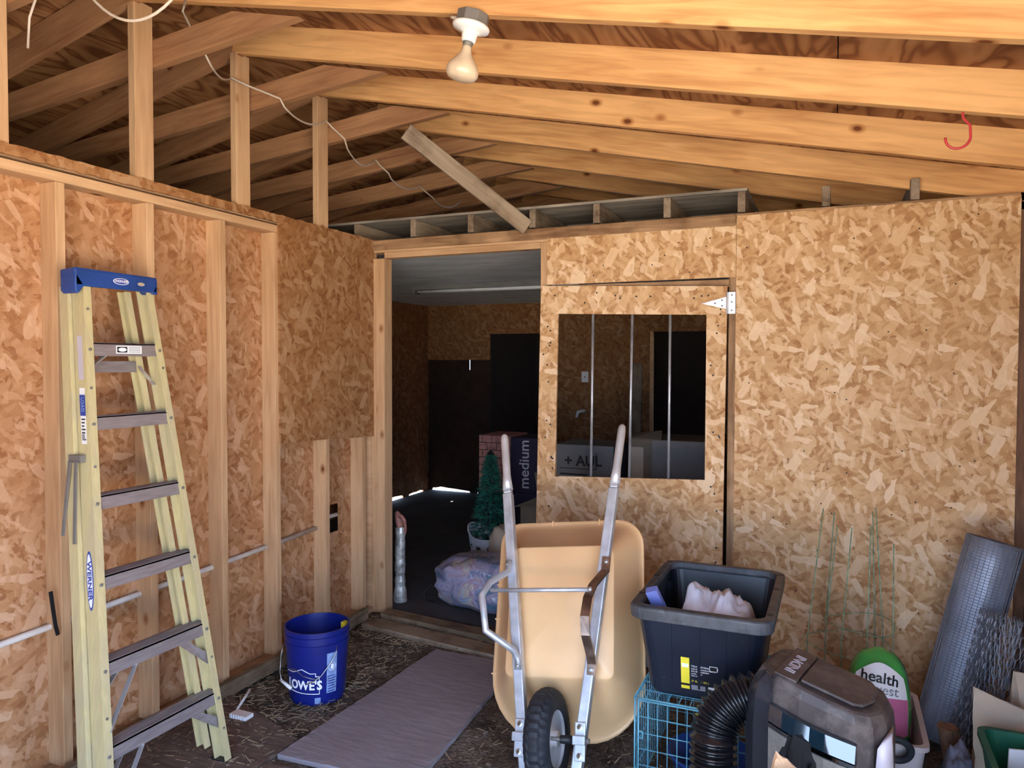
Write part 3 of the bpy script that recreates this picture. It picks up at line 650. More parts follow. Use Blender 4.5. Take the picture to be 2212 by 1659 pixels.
patch(.44,.53,.168,.192,'whitetxt','label_print',.0016); patch(-.10,.10,.012,.040,'paleblue','paint_smear',.0008)
MB().box((BC.x+.075,BC.y+.085,bz-.07),(BC.x+.10,BC.y+.115,bz-.012)).build('yellow_scrap', 'yellowtxt', bk)

# ================================================================== WHEELBARROW (stood on its nose)
O = Vector((1.7285,-1.39,.186)); Lv = Vector((-.12643,.43348,.89225)); Wv = Vector((-.00199,.89935,-.43722)); Xv = Vector((.99197,.05706,.11284))
WB = Matrix(((Xv.x,Lv.x,Wv.x,O.x),(Xv.y,Lv.y,Wv.y,O.y),(Xv.z,Lv.z,Wv.z,O.z),(0,0,0,1)))   # local: u right, v towards the grips, w towards the tray
wbw = empty('wheelbarrow', (1.72,-1.3,0), 'tan poly wheelbarrow stood upright on its nose, handles up, before the barred gate', 'wheelbarrow')
def rrect(x0, x1, y0, y1, r, n=6, rb=None):
    rb = rb or [r]*4; pts = []
    for (cx_, cy_, a0), q in zip([(x1,y1,0),(x0,y1,90),(x0,y0,180),(x1,y0,270)], rb):
        sx_ = -1 if cx_ == x1 else 1; sy_ = -1 if cy_ == y1 else 1
        for k in range(n+1):
            a = R(a0+90*k/n); pts.append((cx_+sx_*q+q*math.cos(a), cy_+sy_*q+q*math.sin(a)))
    return pts
def ring(x0,x1,y0,y1,rs,w_): return [(a, b_, w_) for a, b_ in rrect(x0,x1,y0,y1,0,8,rs)]
rim = (-.375,.298,-.012,.905); rs = [.115,.10,.25,.25]
fl_ = (-.225,.225,.215,.735); fs = [.045,.045,.03,.03]
def mixr(t): return tuple(a+(b_-a)*t for a, b_ in zip(fl_, rim)), [a+(b_-a)*t for a, b_ in zip(fs, rs)]
rings = []
rings.append([(0.0+a*.02, .475+b_*.02-.0095, .050) for a, b_ in rrect(*fl_,0,8,fs)])
for t, w_ in ((-.03,.050),(0.0,.054),(.03,.066),(.75,.262),(.88,.285),(.95,.290),(1.0,.290),(1.012,.300),(1.0,.312),(.965,.312),(.94,.300),(.70,.262),(.03,.078),(0,.070)):
    q, qr = mixr(t); rings.append(ring(*q, qr, w_))
rings.append([(0.0+a*.02, .475+b_*.02-.0095, .066) for a, b_ in rrect(*fl_,0,8,fs)])
MB().loft(rings).xf(WB).build('tray', 'tray', wbw, smooth=True)
# small ribs moulded under the rim
for a, b_, ax in ((-.375,.62,0),(-.375,.47,0),(-.375,.24,0),(.29,.60,0),(.10,.905,1),(-.12,.905,1),(-.30,.06,2)):
    mb = MB()
    if ax == 0: mb.box((a-.004,b_-.003,.283),(a+.035,b_+.003,.312))
    elif ax == 1: mb.box((a-.003,b_-.035,.283),(a+.003,b_+.004,.312))
    mb.xf(WB).build('rim_rib', 'tray', wbw)
# handles: square tube, slimmer round-ended grips
for s, (g0, g1) in ((-1,(-.114,-.275)), (1,(.114,.276))):
    du = (g1-g0)/1.25; xu = lambda v_: g0+du*v_
    mb = MB(); mb.tube([(xu(-.17),-.17,0),(xu(.96),.96,0)], .02, 4, flat=((1,0,0),.040,.040))
    mb.tube([(xu(.96),.96,0),(xu(1.00),1.00,0)], .02, 4, flat=((1,0,0),.034,.036))
    mb.xf(WB).build('handle', 'steel', wbw, bevel=.005)
    MB().tube([(xu(.98),.98,0),(xu(1.03),1.03,0),(xu(1.05),1.05,0),(xu(1.215),1.215,0),(xu(1.235),1.235,0),(xu(1.245),1.245,0)], [.0235,.019,.0175,.0175,.0145,.006], 14).xf(WB).build('grip', 'hub', wbw, smooth=True)
# legs
MB().tube([(-.205,.660,-.024),(-.205,.615,-.030),(-.245,.555,-.12),(-.262,.500,-.150),(-.235,.365,-.150),(-.150,.305,-.06),(-.140,.275,-.026),(-.140,.235,-.024)], .014, 10, flat=None).xf(WB).build('leg', 'steel', wbw, smooth=True)
MB().tube([(.214,.670,-.023),(.210,.615,-.028),(.180,.545,-.10),(.172,.490,-.145),(.166,.42,-.160),(.168,.355,-.150),(.160,.29,-.045),(.158,.265,-.024),(.156,.225,-.023)], .014, 4, flat=((1,0,0),.034,.008)).xf(WB).build('leg', 'rusty', wbw)
MB().tube([(-.235,.523,-.126),(.180,.523,-.126)], .0085, 10).xf(WB).build('cross_brace', 'steel', wbw, smooth=True)
for p in ((-.208,.645,-.030),(-.139,.250,-.030),(.214,.650,-.027),(.157,.245,-.027),(.178,.523,-.135)): MB().lathe([(.010,0),(.010,.005),(.0055,.005),(.0055,.010),(0,.011)], p, 6, (0,0,-1)).xf(WB).build('bolt', 'zinc', wbw)
# wheel
whl = empty('wheel', O); whl.parent = wbw; whl.matrix_parent_inverse = PM(wbw).inverted()
wc = (-.020, .0, .012); WR = .176; prof = []
for k in range(25):
    a = R(-38 + 256*k/24); prof.append((WR-.047 + .047*math.sin(a), .049*math.cos(a)))
mb = MB(); n = 72; rings = []
for r_, h_ in prof: pass
pr = [(r_, h_) for r_, h_ in prof]
mb.loft([[Vector(wc)+Vector((h_, (r_ + (.0045 if (r_ > WR-.03 and (k//1) % 2 == (0 if abs(h_) > .018 else 1)) else 0))*math.cos(2*math.pi*k/n), (r_ + (.0045 if (r_ > WR-.03 and (k//1) % 2 == (0 if abs(h_) > .018 else 1)) else 0))*math.sin(2*math.pi*k/n))) for k in range(n)] for r_, h_ in pr], cap=False)
mb.xf(WB).build('tire', 'tire', whl)
MB().lathe([(.112,-.034),(.120,-.036),(.118,-.024),(.070,-.012),(.028,-.022),(.028,-.042),(0,-.042)], wc, 40, (1,0,0)).lathe([(.112,.034),(.120,.036),(.118,.024),(.070,.012),(.028,.022),(.028,.042),(0,.042)], wc, 40, (1,0,0)).lathe([(.112,-.034),(.112,.034)], wc, 40, (1,0,0)).xf(WB).build('rim', 'hub', whl, smooth=True)
MB().tube([(-.155,.0,-.012),(.150,.0,-.012)], .0085, 10).xf(Matrix.Identity(4)).xf(WB).build('axle', 'greybox', wbw, smooth=True)
mb = MB().lathe([(.015,0),(.015,.052),(0,.052)], (.040,.0,-.012), 14, (1,0,0)); mb.xf(WB).build('axle_spacer', 'black', wbw, smooth=True)
for s in (-1, 1):
    mb = MB(); u_ = .118*s
    mb.box((u_-.020,-.070,-.030),(u_+.020,.062,-.021)); mb.box((u_-.024,-.016,-.050),(u_+.024,.016,-.028))
    mb.xf(WB).build('axle_bracket', 'steel', wbw, bevel=.003)
    for v_ in (-.052,.044): MB().lathe([(.011,0),(.011,.005),(.006,.006),(0,.010)], (u_,v_,-.030), 8, (0,0,-1)).xf(WB).build('bolt', 'zinc', wbw)

# ================================================================== TOTE on wire crate
tote = empty('storage_tote', (2.25,-1.03,.38), 'large black lidless storage tote holding white sacks, set on the cyan wire crate', 'storage tote')
def rr3(x0,x1,y0,y1,r,zz,n=5): return [(a,b_,zz) for a,b_ in rrect(x0,x1,y0,y1,0,n,[r]*4)]
rings = [rr3(2.10,2.42,-1.24,-.79,.03,.386), rr3(2.075,2.445,-1.285,-.755,.05,.388), rr3(2.070,2.450,-1.292,-.750,.05,.40), rr3(2.032,2.486,-1.340,-.700,.05,.69), rr3(2.040,2.478,-1.330,-.708,.045,.70), rr3(2.077,2.443,-1.284,-.758,.045,.405), rr3(2.10,2.42,-1.24,-.79,.03,.402)]
MB().loft(rings).build('tub', 'tote', tote)
rings = [rr3(2.030,2.488,-1.342,-.698,.05,.672), rr3(2.010,2.506,-1.368,-.676,.06,.676), rr3(2.008,2.508,-1.370,-.674,.06,.716), rr3(2.014,2.502,-1.364,-.680,.056,.722), rr3(2.040,2.476,-1.328,-.710,.042,.722), rr3(2.044,2.472,-1.324,-.714,.042,.700)]
MB().loft(rings+[rings[0]], cap=False).build('rim', 'toterim', tote, bevel=.003)
for x_, y_ in ((2.024,-1.20),(2.024,-.95),(2.03,-.72),(2.49,-.74),(2.49,-.95),(2.49,-1.27)): MB().lathe([(0,0),(.012,0),(.012,.002),(0,.002)], (x_,y_,.7222), 12).build('rim_slot', 'blacktxt', tote)
yf = lambda zz: -1.292 - (.048)*(zz-.40)/.29
for x_ in (2.155, 2.255, 2.345, 2.42): MB().prism([(x_-.004,yf(.43)-.004,.43),(x_+.004,yf(.43)-.004,.43),(x_+.007,yf(.67)-.005,.67),(x_-.007,yf(.67)-.005,.67)], (0,.006,0)).build('rib', 'tote', tote)
for y_ in (-1.2,-1.08,-.96,-.84): MB().box((2.040,y_-.006,.44),(2.060,y_+.006,.67)).build('rib', 'tote', tote)
def tl_(x0_, x1_, z0_, z1_, mat, name, d=.0015):
    return MB().prism([(x0_,yf(z0_)-d,z0_),(x1_,yf(z0_)-d,z0_),(x1_,yf(z1_)-d,z1_),(x0_,yf(z1_)-d,z1_)], (0,-.0008,0)).build(name, mat, lb)
lb = empty('label', (2.22,yf(.5),.5)); lb.parent = tote; lb.matrix_parent_inverse = PM(tote).inverted()
lx = 2.192
tl_(lx,lx+.030,.425,.545,'yellowtxt','label_strip'); tl_(lx,lx+.030,.438,.446,'blacktxt','label_strip',.0025); tl_(lx+.003,lx+.027,.508,.522,'whitetxt','label_strip',.0025)
def tt(s_, x_, zz, sz, mat='whitetxt', sx_=1.0): text('lettering', s_, sz, mat, frame4((x_,yf(zz)-.002,zz), (1,0,0), (0,-.16,1)), lb, sx=sx_, align='LEFT')
tt('TOUGH STORAGE TOTE', lx+.036, .515, .0085); tt('CAJA DE ALMACENAMIENTO', lx+.036, .505, .0065); tt('BAC DE RANGEMENT', lx+.036, .496, .0065)
tt('durable  snap fit', lx+.036, .487, .0060); tt('heavy duty', lx+.036, .479, .0060); tt('27 GAL / 102 L', lx+.036, .458, .0100, 'yellowtxt')
tl_(lx+.036,lx+.085,.425,.443,'greytxt','label_strip'); tl_(lx+.100,lx+.128,.506,.525,'whitetxt','label_strip',.0015); tl_(lx+.102,lx+.126,.508,.523,'blacktxt','label_strip',.0025)
tt('MADE IN', lx+.104, .519, .0055); tt('USA', lx+.106, .511, .0075); tl_(lx+.118,lx+.134,.446,.460,'whitetxt','label_strip'); tl_(lx+.095,lx+.118,.430,.444,'whitetxt','label_strip')
# cloth and card inside the tote
def blob(name, c, rad, mat, amp=.2, seed=0, fr=2.2, n=28, m_=16, pw=1.0, parent=None, smooth=True, zmin=None):
    mb = MB(); rings = []
    for j in range(1, m_):
        th = math.pi*j/m_; ring_ = []
        for i in range(n):
            ph = 2*math.pi*i/n
            d = Vector((math.sin(th)*math.cos(ph), math.sin(th)*math.sin(ph), math.cos(th)))
            q = Vector([math.copysign(abs(t)**pw, t) for t in d])
            k = 1 + amp*noise.noise(d*fr+Vector((seed,seed*2,0))) + amp*.5*noise.noise(d*fr*2.7+Vector((seed,0,5)))
            p = Vector(c)+Vector((q.x*rad[0], q.y*rad[1], q.z*rad[2]))*k
            if zmin is not None: p.z = max(p.z, zmin)
            ring_.append(p)
        rings.append(ring_)
    mb.loft(rings); return mb.build(name, mat, parent, smooth=smooth)
# draped white sack: a peaked sheet with folds
mb = MB(); nx_, ny_ = 44, 30
for j in range(ny_+1):
    for i in range(nx_+1):
        u_, v_ = i/nx_, j/ny_; x = 2.125+.325*u_; y = -1.29+.36*v_
        pk = .115*math.exp(-((u_-.22)/.16)**2-((v_-.62)/.35)**2) + .105*math.exp(-((u_-.60)/.24)**2-((v_-.55)/.4)**2)
        fo = -.055*abs(noise.noise((u_*6+v_*2.5, v_*2.2, 1))) - .030*abs(noise.noise((u_*13, v_*6, 4))) + .016
        ed = min(u_, 1-u_, v_*1.3, (1-v_)*1.5); zz = .625 + pk + fo - .14*max(0, .16-ed)/.16
        zz = min(zz, .80)
        mb.v.append((x + .01*noise.noise((u_*6,v_*6,9)), y, zz))
for j in range(ny_):
    for i in range(nx_):
        a = j*(nx_+1)+i; mb.f.append((a,a+1,a+nx_+2,a+nx_+1))
o = mb.build('sack', 'cloth', smooth=True, solid=.003); tag(o, 'crumpled white woven sack bulging up inside the black tote', 'sack')
o = MB().box((-.022,-.016,-.075),(.022,.016,.075)).xf(Matrix.Translation((2.093,-1.235,.695)) @ Matrix.Rotation(R(-18),4,'Y') @ Matrix.Rotation(R(26),4,'X')).build('carton', 'bluebox', bevel=.003); tag(o, 'narrow blue printed carton leaning in the left corner of the black tote', 'box')
MB().box((-.012,-.0165,-.055),(.012,-.0162,-.02)).xf(Matrix.Translation((2.093,-1.235,.695)) @ Matrix.Rotation(R(-18),4,'Y') @ Matrix.Rotation(R(26),4,'X')).build('print', 'paleblue', o)

cr = empty('wire_crate', (2.27,-1.0,0), 'cyan wire pet crate on the floor under the black tote', 'wire crate')
def wires(name, pa, pb, pc, nu, nv, r=.0018, R_=.0035):
    """panel spanned from pa by pb-pa (u) and pc-pa (v)"""
    pa, pb, pc = map(Vector, (pa, pb, pc)); U = pb-pa; V_ = pc-pa; mb = MB()
    for k in range(nu+1): mb.tube([pa+U*k/nu, pa+U*k/nu+V_], R_ if k in (0,nu) else r, 5)
    for k in range(nv+1): mb.tube([pa+V_*k/nv, pa+V_*k/nv+U], R_ if k in (0,nv) else r*1.2, 5)
    return mb.build(name, 'wire', cr, smooth=True)
wires('front_panel', (2.045,-1.335,.012), (2.50,-1.335,.012), (2.045,-1.335,.368), 13, 6)
wires('rear_panel', (2.035,-.735,.012), (2.50,-.735,.012), (2.035,-.735,.368), 13, 6)
wires('side_panel', (2.030,-1.330,.012), (2.030,-.735,.012), (2.030,-1.330,.368), 18, 4)
wires('side_panel', (2.505,-1.330,.012), (2.505,-.735,.012), (2.505,-1.330,.368), 18, 4)
wires('top_panel', (2.030,-1.335,.376), (2.505,-1.335,.376), (2.030,-.735,.376), 12, 8)
MB().tube([(2.052,-1.345,.26),(2.064,-1.348,.26),(2.064,-1.348,.235),(2.052,-1.345,.235)], .003, 6).build('latch', 'wire', cr)
o = MB().lathe([(.0,.012),(.13,.012),(.155,.10),(.165,.105),(.165,.112),(.150,.112),(.125,.022),(0,.022)], (2.27,-1.10,0), 36).build('basin', 'bluecap', smooth=True); tag(o, 'round blue basin sitting inside the cyan wire crate', 'basin')

# ================================================================== PORTABLE AIR CONDITIONER
e1 = Vector((.972,-.235,0)); e2 = Vector((.235,.972,0)); A0_ = Vector((2.525,-1.65,0))
def ac(u_, v_, zz): return A0_ + e1*u_ + e2*v_ + Vector((0,0,zz))
acx = empty('air_conditioner', ac(.12,.15,0), 'dusty dark portable air conditioner with glossy blue front band, beside the black tote', 'air conditioner')
zt_ = lambda u_: .665 - .225*max(0,u_)
# plan outline of the shell (u, v)
plan = [(0,0),(.08,-.012),(.16,-.010),(.235,0.0),(.275,.03),(.30,.09),(.30,.20),(.27,.265),(.12,.28),(0,.27),(-.06,.25),(-.075,.18),(-.075,.07)]
def ringp(pl, f): return [f(a,b_) for a,b_ in pl]
shell = MB(); k1 = lambda zz, s=1.0, d=0: [ac(.12+(a-.12)*s, .13+(b_-.13)*s, (zz if not callable(zz) else zz(a))) for a,b_ in plan]
shell.loft([k1(.02,.97), k1(.05,1.0), k1(lambda a: .575-.20*max(0,a), 1.0), k1(lambda a: zt_(a)-.030,.97), k1(lambda a: zt_(a)-.006,.90), k1(lambda a: zt_(a),.84)])
shell.build('shell', 'acdark', acx, bevel=.006)
# black left flank
fk = [(-.004,-.012),(-.060,.010),(-.098,.055),(-.098,.20),(-.075,.24)]
g = []
for zz, s in ((.01,1),(.50,1),(.58,.92),(.63,.72),(.655,.4)): g.append([ac(a*s-.004*(1-s), .10+(b_-.10)*(.6+.4*s), zz) for a,b_ in fk] + [ac(-.002,.24,zz-.002), ac(-.002,-.005,zz-.002)])
MB().loft(g).build('side_panel', 'acblack', acx, bevel=.006)
# chrome band, tilted up, and mirror silver panel
fr = lambda u_, zz, d: ac(u_, -.014-d - .020*math.sin(math.pi*min(1,max(0,u_/.235))), zz)
us = [.0,.04,.08,.12,.16,.20,.238]
zb_ = lambda u_: .585-.225*u_
def band(z0f, z1f, d0, d1, mat, name, t=.01):
    mb = MB(); mb.loft([[fr(u_,z0f(u_),d0), fr(u_,z1f(u_),d1), fr(u_,z1f(u_),-t), fr(u_,z0f(u_),-t)] for u_ in us]); return mb.build(name, mat, acx)
band(lambda u_: zb_(u_)-.046, zb_, .018, .006, 'smoke', 'front_band')
band(lambda u_: zb_(u_)-.058, lambda u_: zb_(u_)-.048, .022, .022, 'chrome', 'chrome_band')
band(lambda u_: .04, lambda u_: zb_(u_)-.064, .018, .018, 'silver', 'front_panel')
# lid plate on top with its seam, pale curved right side strip
top = lambda u_, v_, h_=0: ac(u_, v_, zt_(u_)+h_)
lid = [(.072,.035),(.072,.235),(.225,.235),(.252,.20),(.258,.12),(.240,.055),(.215,.035)]
o = MB().prism([top(a,b_,.001) for a,b_ in lid], (0,0,.010)).build('lid', 'acdark', acx, bevel=.004)
MB().prism([top(a,b_,.001) for a,b_ in [(-.0,.015),(.066,.015),(.066,.25),(-.0,.25)]], (0,0,.006)).build('top_plate', 'acdark', acx, bevel=.003)
text('lettering', 'INDNI', .042, 'lilac', frame4(top(.034,.125,.0078), e2, (-e1+Vector((0,0,.225)))), acx, off=.0004, sx=1.2)
g = []
for k in range(9):
    t = k/8; zz = .53 - .50*t; wv_ = .006 + .055*math.sin(math.pi*min(1,t*1.4+.1))**1.0*(1 if t < .65 else 1)
    g.append([ac(.288-.03*t, .005-.02*t, zz), ac(.312, .045+wv_, zz+.012), ac(.309, .10+wv_*.6, zz+.03), ac(.295,.06,zz+.01)])
MB().loft(g).build('side_strip', 'lilac', acx, smooth=True)

# exhaust hose: ribbed duct curling out behind the left flank and down
tag_h = 'fat black ribbed exhaust hose curling between wire crate and air conditioner'
path = []
for k in range(0, 41):
    a = R(50 + 130*k/40); path.append(Vector((2.470 + .125*math.cos(a), -1.47 - .10*(k/40) , .405+.125*math.sin(a))))
for k in range(1, 40): path.append(Vector((2.345+.03*(k/39)**2, -1.57-.05*(k/39), .405-.335*k/39)))
# resample finely for the ribs
pp = []; 
for a, b_ in zip(path[:-1], path[1:]):
    for t in (0, .34, .67): pp.append(a.lerp(b_, t))
rad = [.068 + .0075*math.sin(2*math.pi*i/8.0) for i in range(len(pp))]
o = MB().tube(pp, rad, 28, cap=True).build('exhaust_hose', 'hose', smooth=True); tag(o, tag_h, 'hose')
# standing bags in front
o = blob('paper_bag', (2.600,-2.15,.325), (.095,.07,.325), 'paper', .16, 3, 2.6, 30, 22, .75, smooth=False, zmin=.0); tag(o, 'crumpled brown paper bag at the very front by the air conditioner', 'bag')
o = blob('trash_bag', (2.605,-1.93,.30), (.07,.045,.30), 'blackcloth', .22, 8, 2.4, 26, 20, .8, smooth=False, zmin=.0); tag(o, 'crumpled black cloth bag between paper bag and air conditioner', 'bag')

# ================================================================== TOMATO CAGES
def cage(name_, c, r0, label, rot, hts, leg=.94, jit=0, grp=None):
    t = empty('tomato_cage', (c[0],c[1],0), label, 'plant cage')
    for rad_, zz in hts:
        MB().tube([(c[0]+rad_*math.cos(2*math.pi*k/40), c[1]+rad_*math.sin(2*math.pi*k/40), zz+.012*math.sin(4*math.pi*k/40)) for k in range(41)], .0022, 5).build('ring', 'wiregreen', t, smooth=True)
    for q in range(4):
        a = R(rot+90*q); zt2 = leg - .05*(q % 2) - jit*q
        MB().tube([(c[0]+r0*math.cos(a), c[1]+r0*math.sin(a), .0), (c[0]+r0*.95*math.cos(a), c[1]+r0*.95*math.sin(a), .35), (c[0]+r0*.72*math.cos(a)+.01*q, c[1]+r0*.72*math.sin(a), zt2)], .0028, 5).build('leg', 'wiregreen', t, smooth=True)
    return t
cage('a', (2.745,-.235), .19, 'green wire plant cage behind the green bag, the wider outer one of two', 28, [(.19,.01),(.186,.30)], .93)
cage('b', (2.80,-.225), .165, 'green wire plant cage behind the green bag, the narrower one nested inside', 62, [(.165,.012),(.150,.40)], .90, .02)

# ================================================================== BIN, GREEN BAG, RING
bn = empty('plastic_bin', (2.87,-.70,0), 'off-white plastic bin on the floor right of the air conditioner', 'bin')
g = [rr3(2.75,2.985,-.92,-.48,.03,.0), rr3(2.725,3.008,-.945,-.455,.035,.185), rr3(2.715,3.020,-.955,-.445,.04,.187), rr3(2.715,3.020,-.955,-.445,.04,.205), rr3(2.735,3.000,-.935,-.465,.03,.205), rr3(2.758,2.975,-.912,-.488,.03,.012)]
MB().loft(g).build('bin_body', 'bin', bn)
def pillow(name, c, w_, d_, h_, mat, parent=None, seed=0, top_r=.5, yrot=0, lean=0):
    """standing filled bag: rounded top, gusseted sides"""
    mb = MB(); rings = []; n = 36
    for j in range(0, 19):
        t = j/18; zz = h_*t
        sq = (1-max(0,(t-.45)/.55)**2.6)**.5 if t < .999 else .06
        sw = max(.06, sq)*(1-.10*(1-t)); dd = max(.05, sq)*(.82+.3*math.sin(math.pi*t))
        ring_ = []
        for i in range(n):
            a = 2*math.pi*i/n; cx_, cy_ = math.cos(a), math.sin(a)
            k = 1+.06*noise.noise((cx_*2.2+seed, cy_*2.2, t*4))+.03*noise.noise((cx_*6+seed, cy_*6, t*9))
            x = math.copysign(abs(cx_)**.8, cx_)*w_/2*sw*k; y = math.copysign(abs(cy_)**.8, cy_)*d_/2*dd*k
            ring_.append(Vector((x, y+lean*t, zz)))
        rings.append(ring_)
    mb.loft(rings); mb.xf(Matrix.Translation(c) @ Matrix.Rotation(R(yrot),4,'Z')); return mb.build(name, mat, parent, smooth=True)
gb = empty('feed_bag', (2.865,-.66,.02), 'shiny green bag with white lettered panel standing in the off-white bin', 'bag')
pillow('bag_body', (2.862,-.665,.014), .25, .20, .44, 'greenbag', gb, 2)
# printed panel following the front of the bag
def onbag(u_, v_): # u -1..1 across, v height
    zz = v_; q = max(0,(zz/.44-.45)/.55); sw = (1-min(1,q)**2.6)**.5
    a = u_*1.15; return Vector((2.862+.121*sw*math.sin(a), -.665-(.106*sw)*math.cos(a)-.012, .014+zz))
def bagpatch(u0, u1, v0f, v1f, mat, name, d=0):
    n = 14; g = []
    for j in range(7):
        row = []
        for i in range(n+1):
            u_ = u0+(u1-u0)*i/n; a, b_ = v0f(u_), v1f(u_); p = onbag(u_, a+(b_-a)*j/6); row.append(p+Vector((0,-d,0)))
        g.append(row)
    return MB().loft(g, cap=False, closed=False).build(name, mat, gb, smooth=True)
bagpatch(-.85,.85, lambda u_: .285-.02*u_*u_, lambda u_: .405-.075*u_*u_, 'whitetxt', 'label_panel', .005)
bagpatch(-.70,.88, lambda u_: .13, lambda u_: .285-.02*u_*u_, 'pink', 'label_panel', .0052)
text('lettering', 'health', .058, 'blacktxt', frame4(onbag(0,.355)+Vector((0,-.010,0)), (1,-.0,-.10), (0,.45,1)), gb, wrap=.12, off=.0008)
text('lettering', 'west', .050, 'greytxt', frame4(onbag(.15,.312)+Vector((0,-.008,0)), (1,0,-.10), (0,.15,1)), gb, wrap=.12)
pillow('pink_bag', (2.955,-.62,.014), .06, .16, .27, 'pink', None, 6); tag(bpy.data.objects['pink_bag'], 'small pink bag squeezed between the green bag and the bin side', 'bag')
mb = MB(); mb.loft([[ (2.905+(.047+.013*math.cos(b_))*math.cos(a), -1.00+.013*math.sin(b_)-.02*math.sin(a), .235+(.047+.013*math.cos(b_))*math.sin(a)*1.0) for b_ in [2*math.pi*q/10 for q in range(10)]] for a in [2*math.pi*k/32 for k in range(33)]], cap=False)
o = mb.build('rubber_ring', 'tire', smooth=True); tag(o, 'black rubber ring propped on the front rim of the off-white bin', 'ring'); o.location.z -= .03

# ================================================================== MESH ROLL, CHICKEN WIRE, POST, SACKS
a_, b2 = Vector((3.115,-.40,.012)), Vector((3.315,-.30,.845))
ax = (b2-a_).normalized(); Ln = (b2-a_).length
roll = empty('wire_mesh_roll', a_, 'tall roll of fine blue-grey wire mesh leaning in the right corner', 'wire roll')
t0 = Vector((1,0,0)); x_ = (t0-ax*t0.dot(ax)).normalized(); y_ = ax.cross(x_)
mb = MB(); n = 150; rows = []
for h_ in [Ln*k/10 for k in range(11)]:
    row = []
    for k in range(n):
        th = 2*math.pi*3.2*k/n; r_ = .105 - .022*k/n + .0015*math.sin(7*th)
        row.append(a_+ax*h_ + x_*r_*math.cos(th) + y_*r_*math.sin(th))
    rows.append(row)
mb.loft(rows, cap=False, closed=False); mb.build('mesh_sheet', 'meshroll', roll, smooth=True, solid=.0015)
# woven wires standing proud of the sheet
mb = MB()
for k in range(36):
    th = 2*math.pi*k/36; mb.tube([a_+(x_*math.cos(th)+y_*math.sin(th))*.1065, a_+ax*Ln+(x_*math.cos(th)+y_*math.sin(th))*.1065], .0010, 4, cap=False)
for q in range(70):
    h_ = Ln*q/69; mb.tube([a_+ax*h_+(x_*math.cos(2*math.pi*k/30)+y_*math.sin(2*math.pi*k/30))*.1065 for k in range(31)], .0010, 4, cap=False)
mb.build('mesh_wires', 'meshroll', roll)
# chicken wire roll: hexagon netting on a loose spiral
ca, cb = Vector((3.20,-.62,.03)), Vector((3.325,-.55,.60)); ax2 = (cb-ca).normalized(); L2 = (cb-ca).length
x2 = (t0-ax2*t0.dot(ax2)).normalized(); y2 = ax2.cross(x2); mb = MB()
def onroll(s_, h_):
    th = s_/.12; r_ = .118 - .006*th + .006*noise.noise((s_*7, h_*6, 0)); r_ = max(.03, r_); return ca+ax2*h_+x2*r_*math.cos(th)+y2*r_*math.sin(th)
hx_, hy_ = .036, .042; rowsn = int(L2/hy_)+1; cols = 48
for j in range(rowsn):
    for i in range(cols):
        s0 = i*hx_ + (hx_/2 if j % 2 else 0); h0 = j*hy_
        pA, pB = (s0, h0), (s0, h0+hy_*.5); pC, pD = (s0+hx_/2, h0+hy_), (s0-hx_/2, h0+hy_)
        mb.tube([onroll(*pA), onroll(*pB)], .0018, 3, cap=False); mb.tube([onroll(*pB), onroll(*pC)], .0014, 3, cap=False); mb.tube([onroll(*pB), onroll(*pD)], .0014, 3, cap=False)
o = mb.build('chicken_wire_roll', 'chicken'); tag(o, 'loose roll of hexagonal chicken wire in front of the blue-grey mesh roll', 'wire roll')
g = []
for k in range(7):
    t = k/6; c = Vector((3.135,-.72,.0)).lerp(Vector((3.090,-.80,.235)), t); g.append([c+Vector(((.036+.003*noise.noise((q,t*3,2)))*math.cos(2*math.pi*q/14), (.036+.003*noise.noise((q,t*3,5)))*math.sin(2*math.pi*q/14), .01*noise.noise((q*.7,1,t)) )) for q in range(14)])
o = MB().loft(g).build('wooden_post', 'log', smooth=False); tag(o, 'short round brown wooden post standing before the blue-grey mesh roll', 'post')
o = blob('cloth', (3.10,-.98,.10), (.045,.08,.14), 'greycloth', .3, 5, 2.2, 26, 16, .8, zmin=0.0); tag(o, 'heap of dark blue-grey cloth between wooden post and green bin', 'cloth')
def papersack(c, w_, d_, h_, rot, label, seed, slope=.0):
    mb = MB(); rings = []
    for j in range(10):
        t = j/9; row = []
        k = 1 - .04*math.sin(t*math.pi*1.3) ; dd = d_/2*(1-.93*max(0,(t-.55)/.45)**1.2)
        for (sx_, sy_) in [(-1,-1),(-.5,-1.02),(0,-.97),(.5,-1.03),(1,-1),(1.04,-.4),(.92,0),(1.04,.4),(1,1),(.5,1.02),(0,.98),(-.5,1.03),(-1,1),(-1.04,.4),(-.92,0),(-1.04,-.4)]:
            x = sx_*w_/2*k; y = sy_*dd; n1 = noise.noise((x*14+seed, y*14, t*5)); n2 = noise.noise((x*14, y*14+seed, t*5+4))
            row.append((x+.012*n1, y+.014*n2, h_*t + slope*x*t + .012*n1*t))
        rings.append(row)
    mb.loft(rings); mb.xf(Matrix.Translation(c) @ Matrix.Rotation(R(rot),4,'Z')); o = mb.build('paper_sack', 'feed', smooth=False); tag(o, label, 'sack'); return o
papersack((3.265,-.86,.0), .20, .13, .385, -12, 'beige paper sack standing upright behind the dark green bin', 11, -.25)
papersack((3.375,-.72,.0), .13, .11, .45, 10, 'taller beige paper sack by the right wall, rearmost of the two', 15, -.1)
gbn = empty('green_bin', (3.30,-1.20,0), 'dark green plastic bin holding white paper at the lower right corner', 'bin')
g = [rr3(3.20,3.42,-1.33,-1.06,.03,.0), rr3(3.155,3.45,-1.37,-1.02,.035,.33), rr3(3.145,3.455,-1.38,-1.01,.04,.332), rr3(3.145,3.455,-1.38,-1.01,.04,.35), rr3(3.165,3.44,-1.36,-1.03,.03,.35), rr3(3.205,3.41,-1.325,-1.065,.03,.012)]
MB().loft(g).build('bin_body', 'greenbin', gbn)
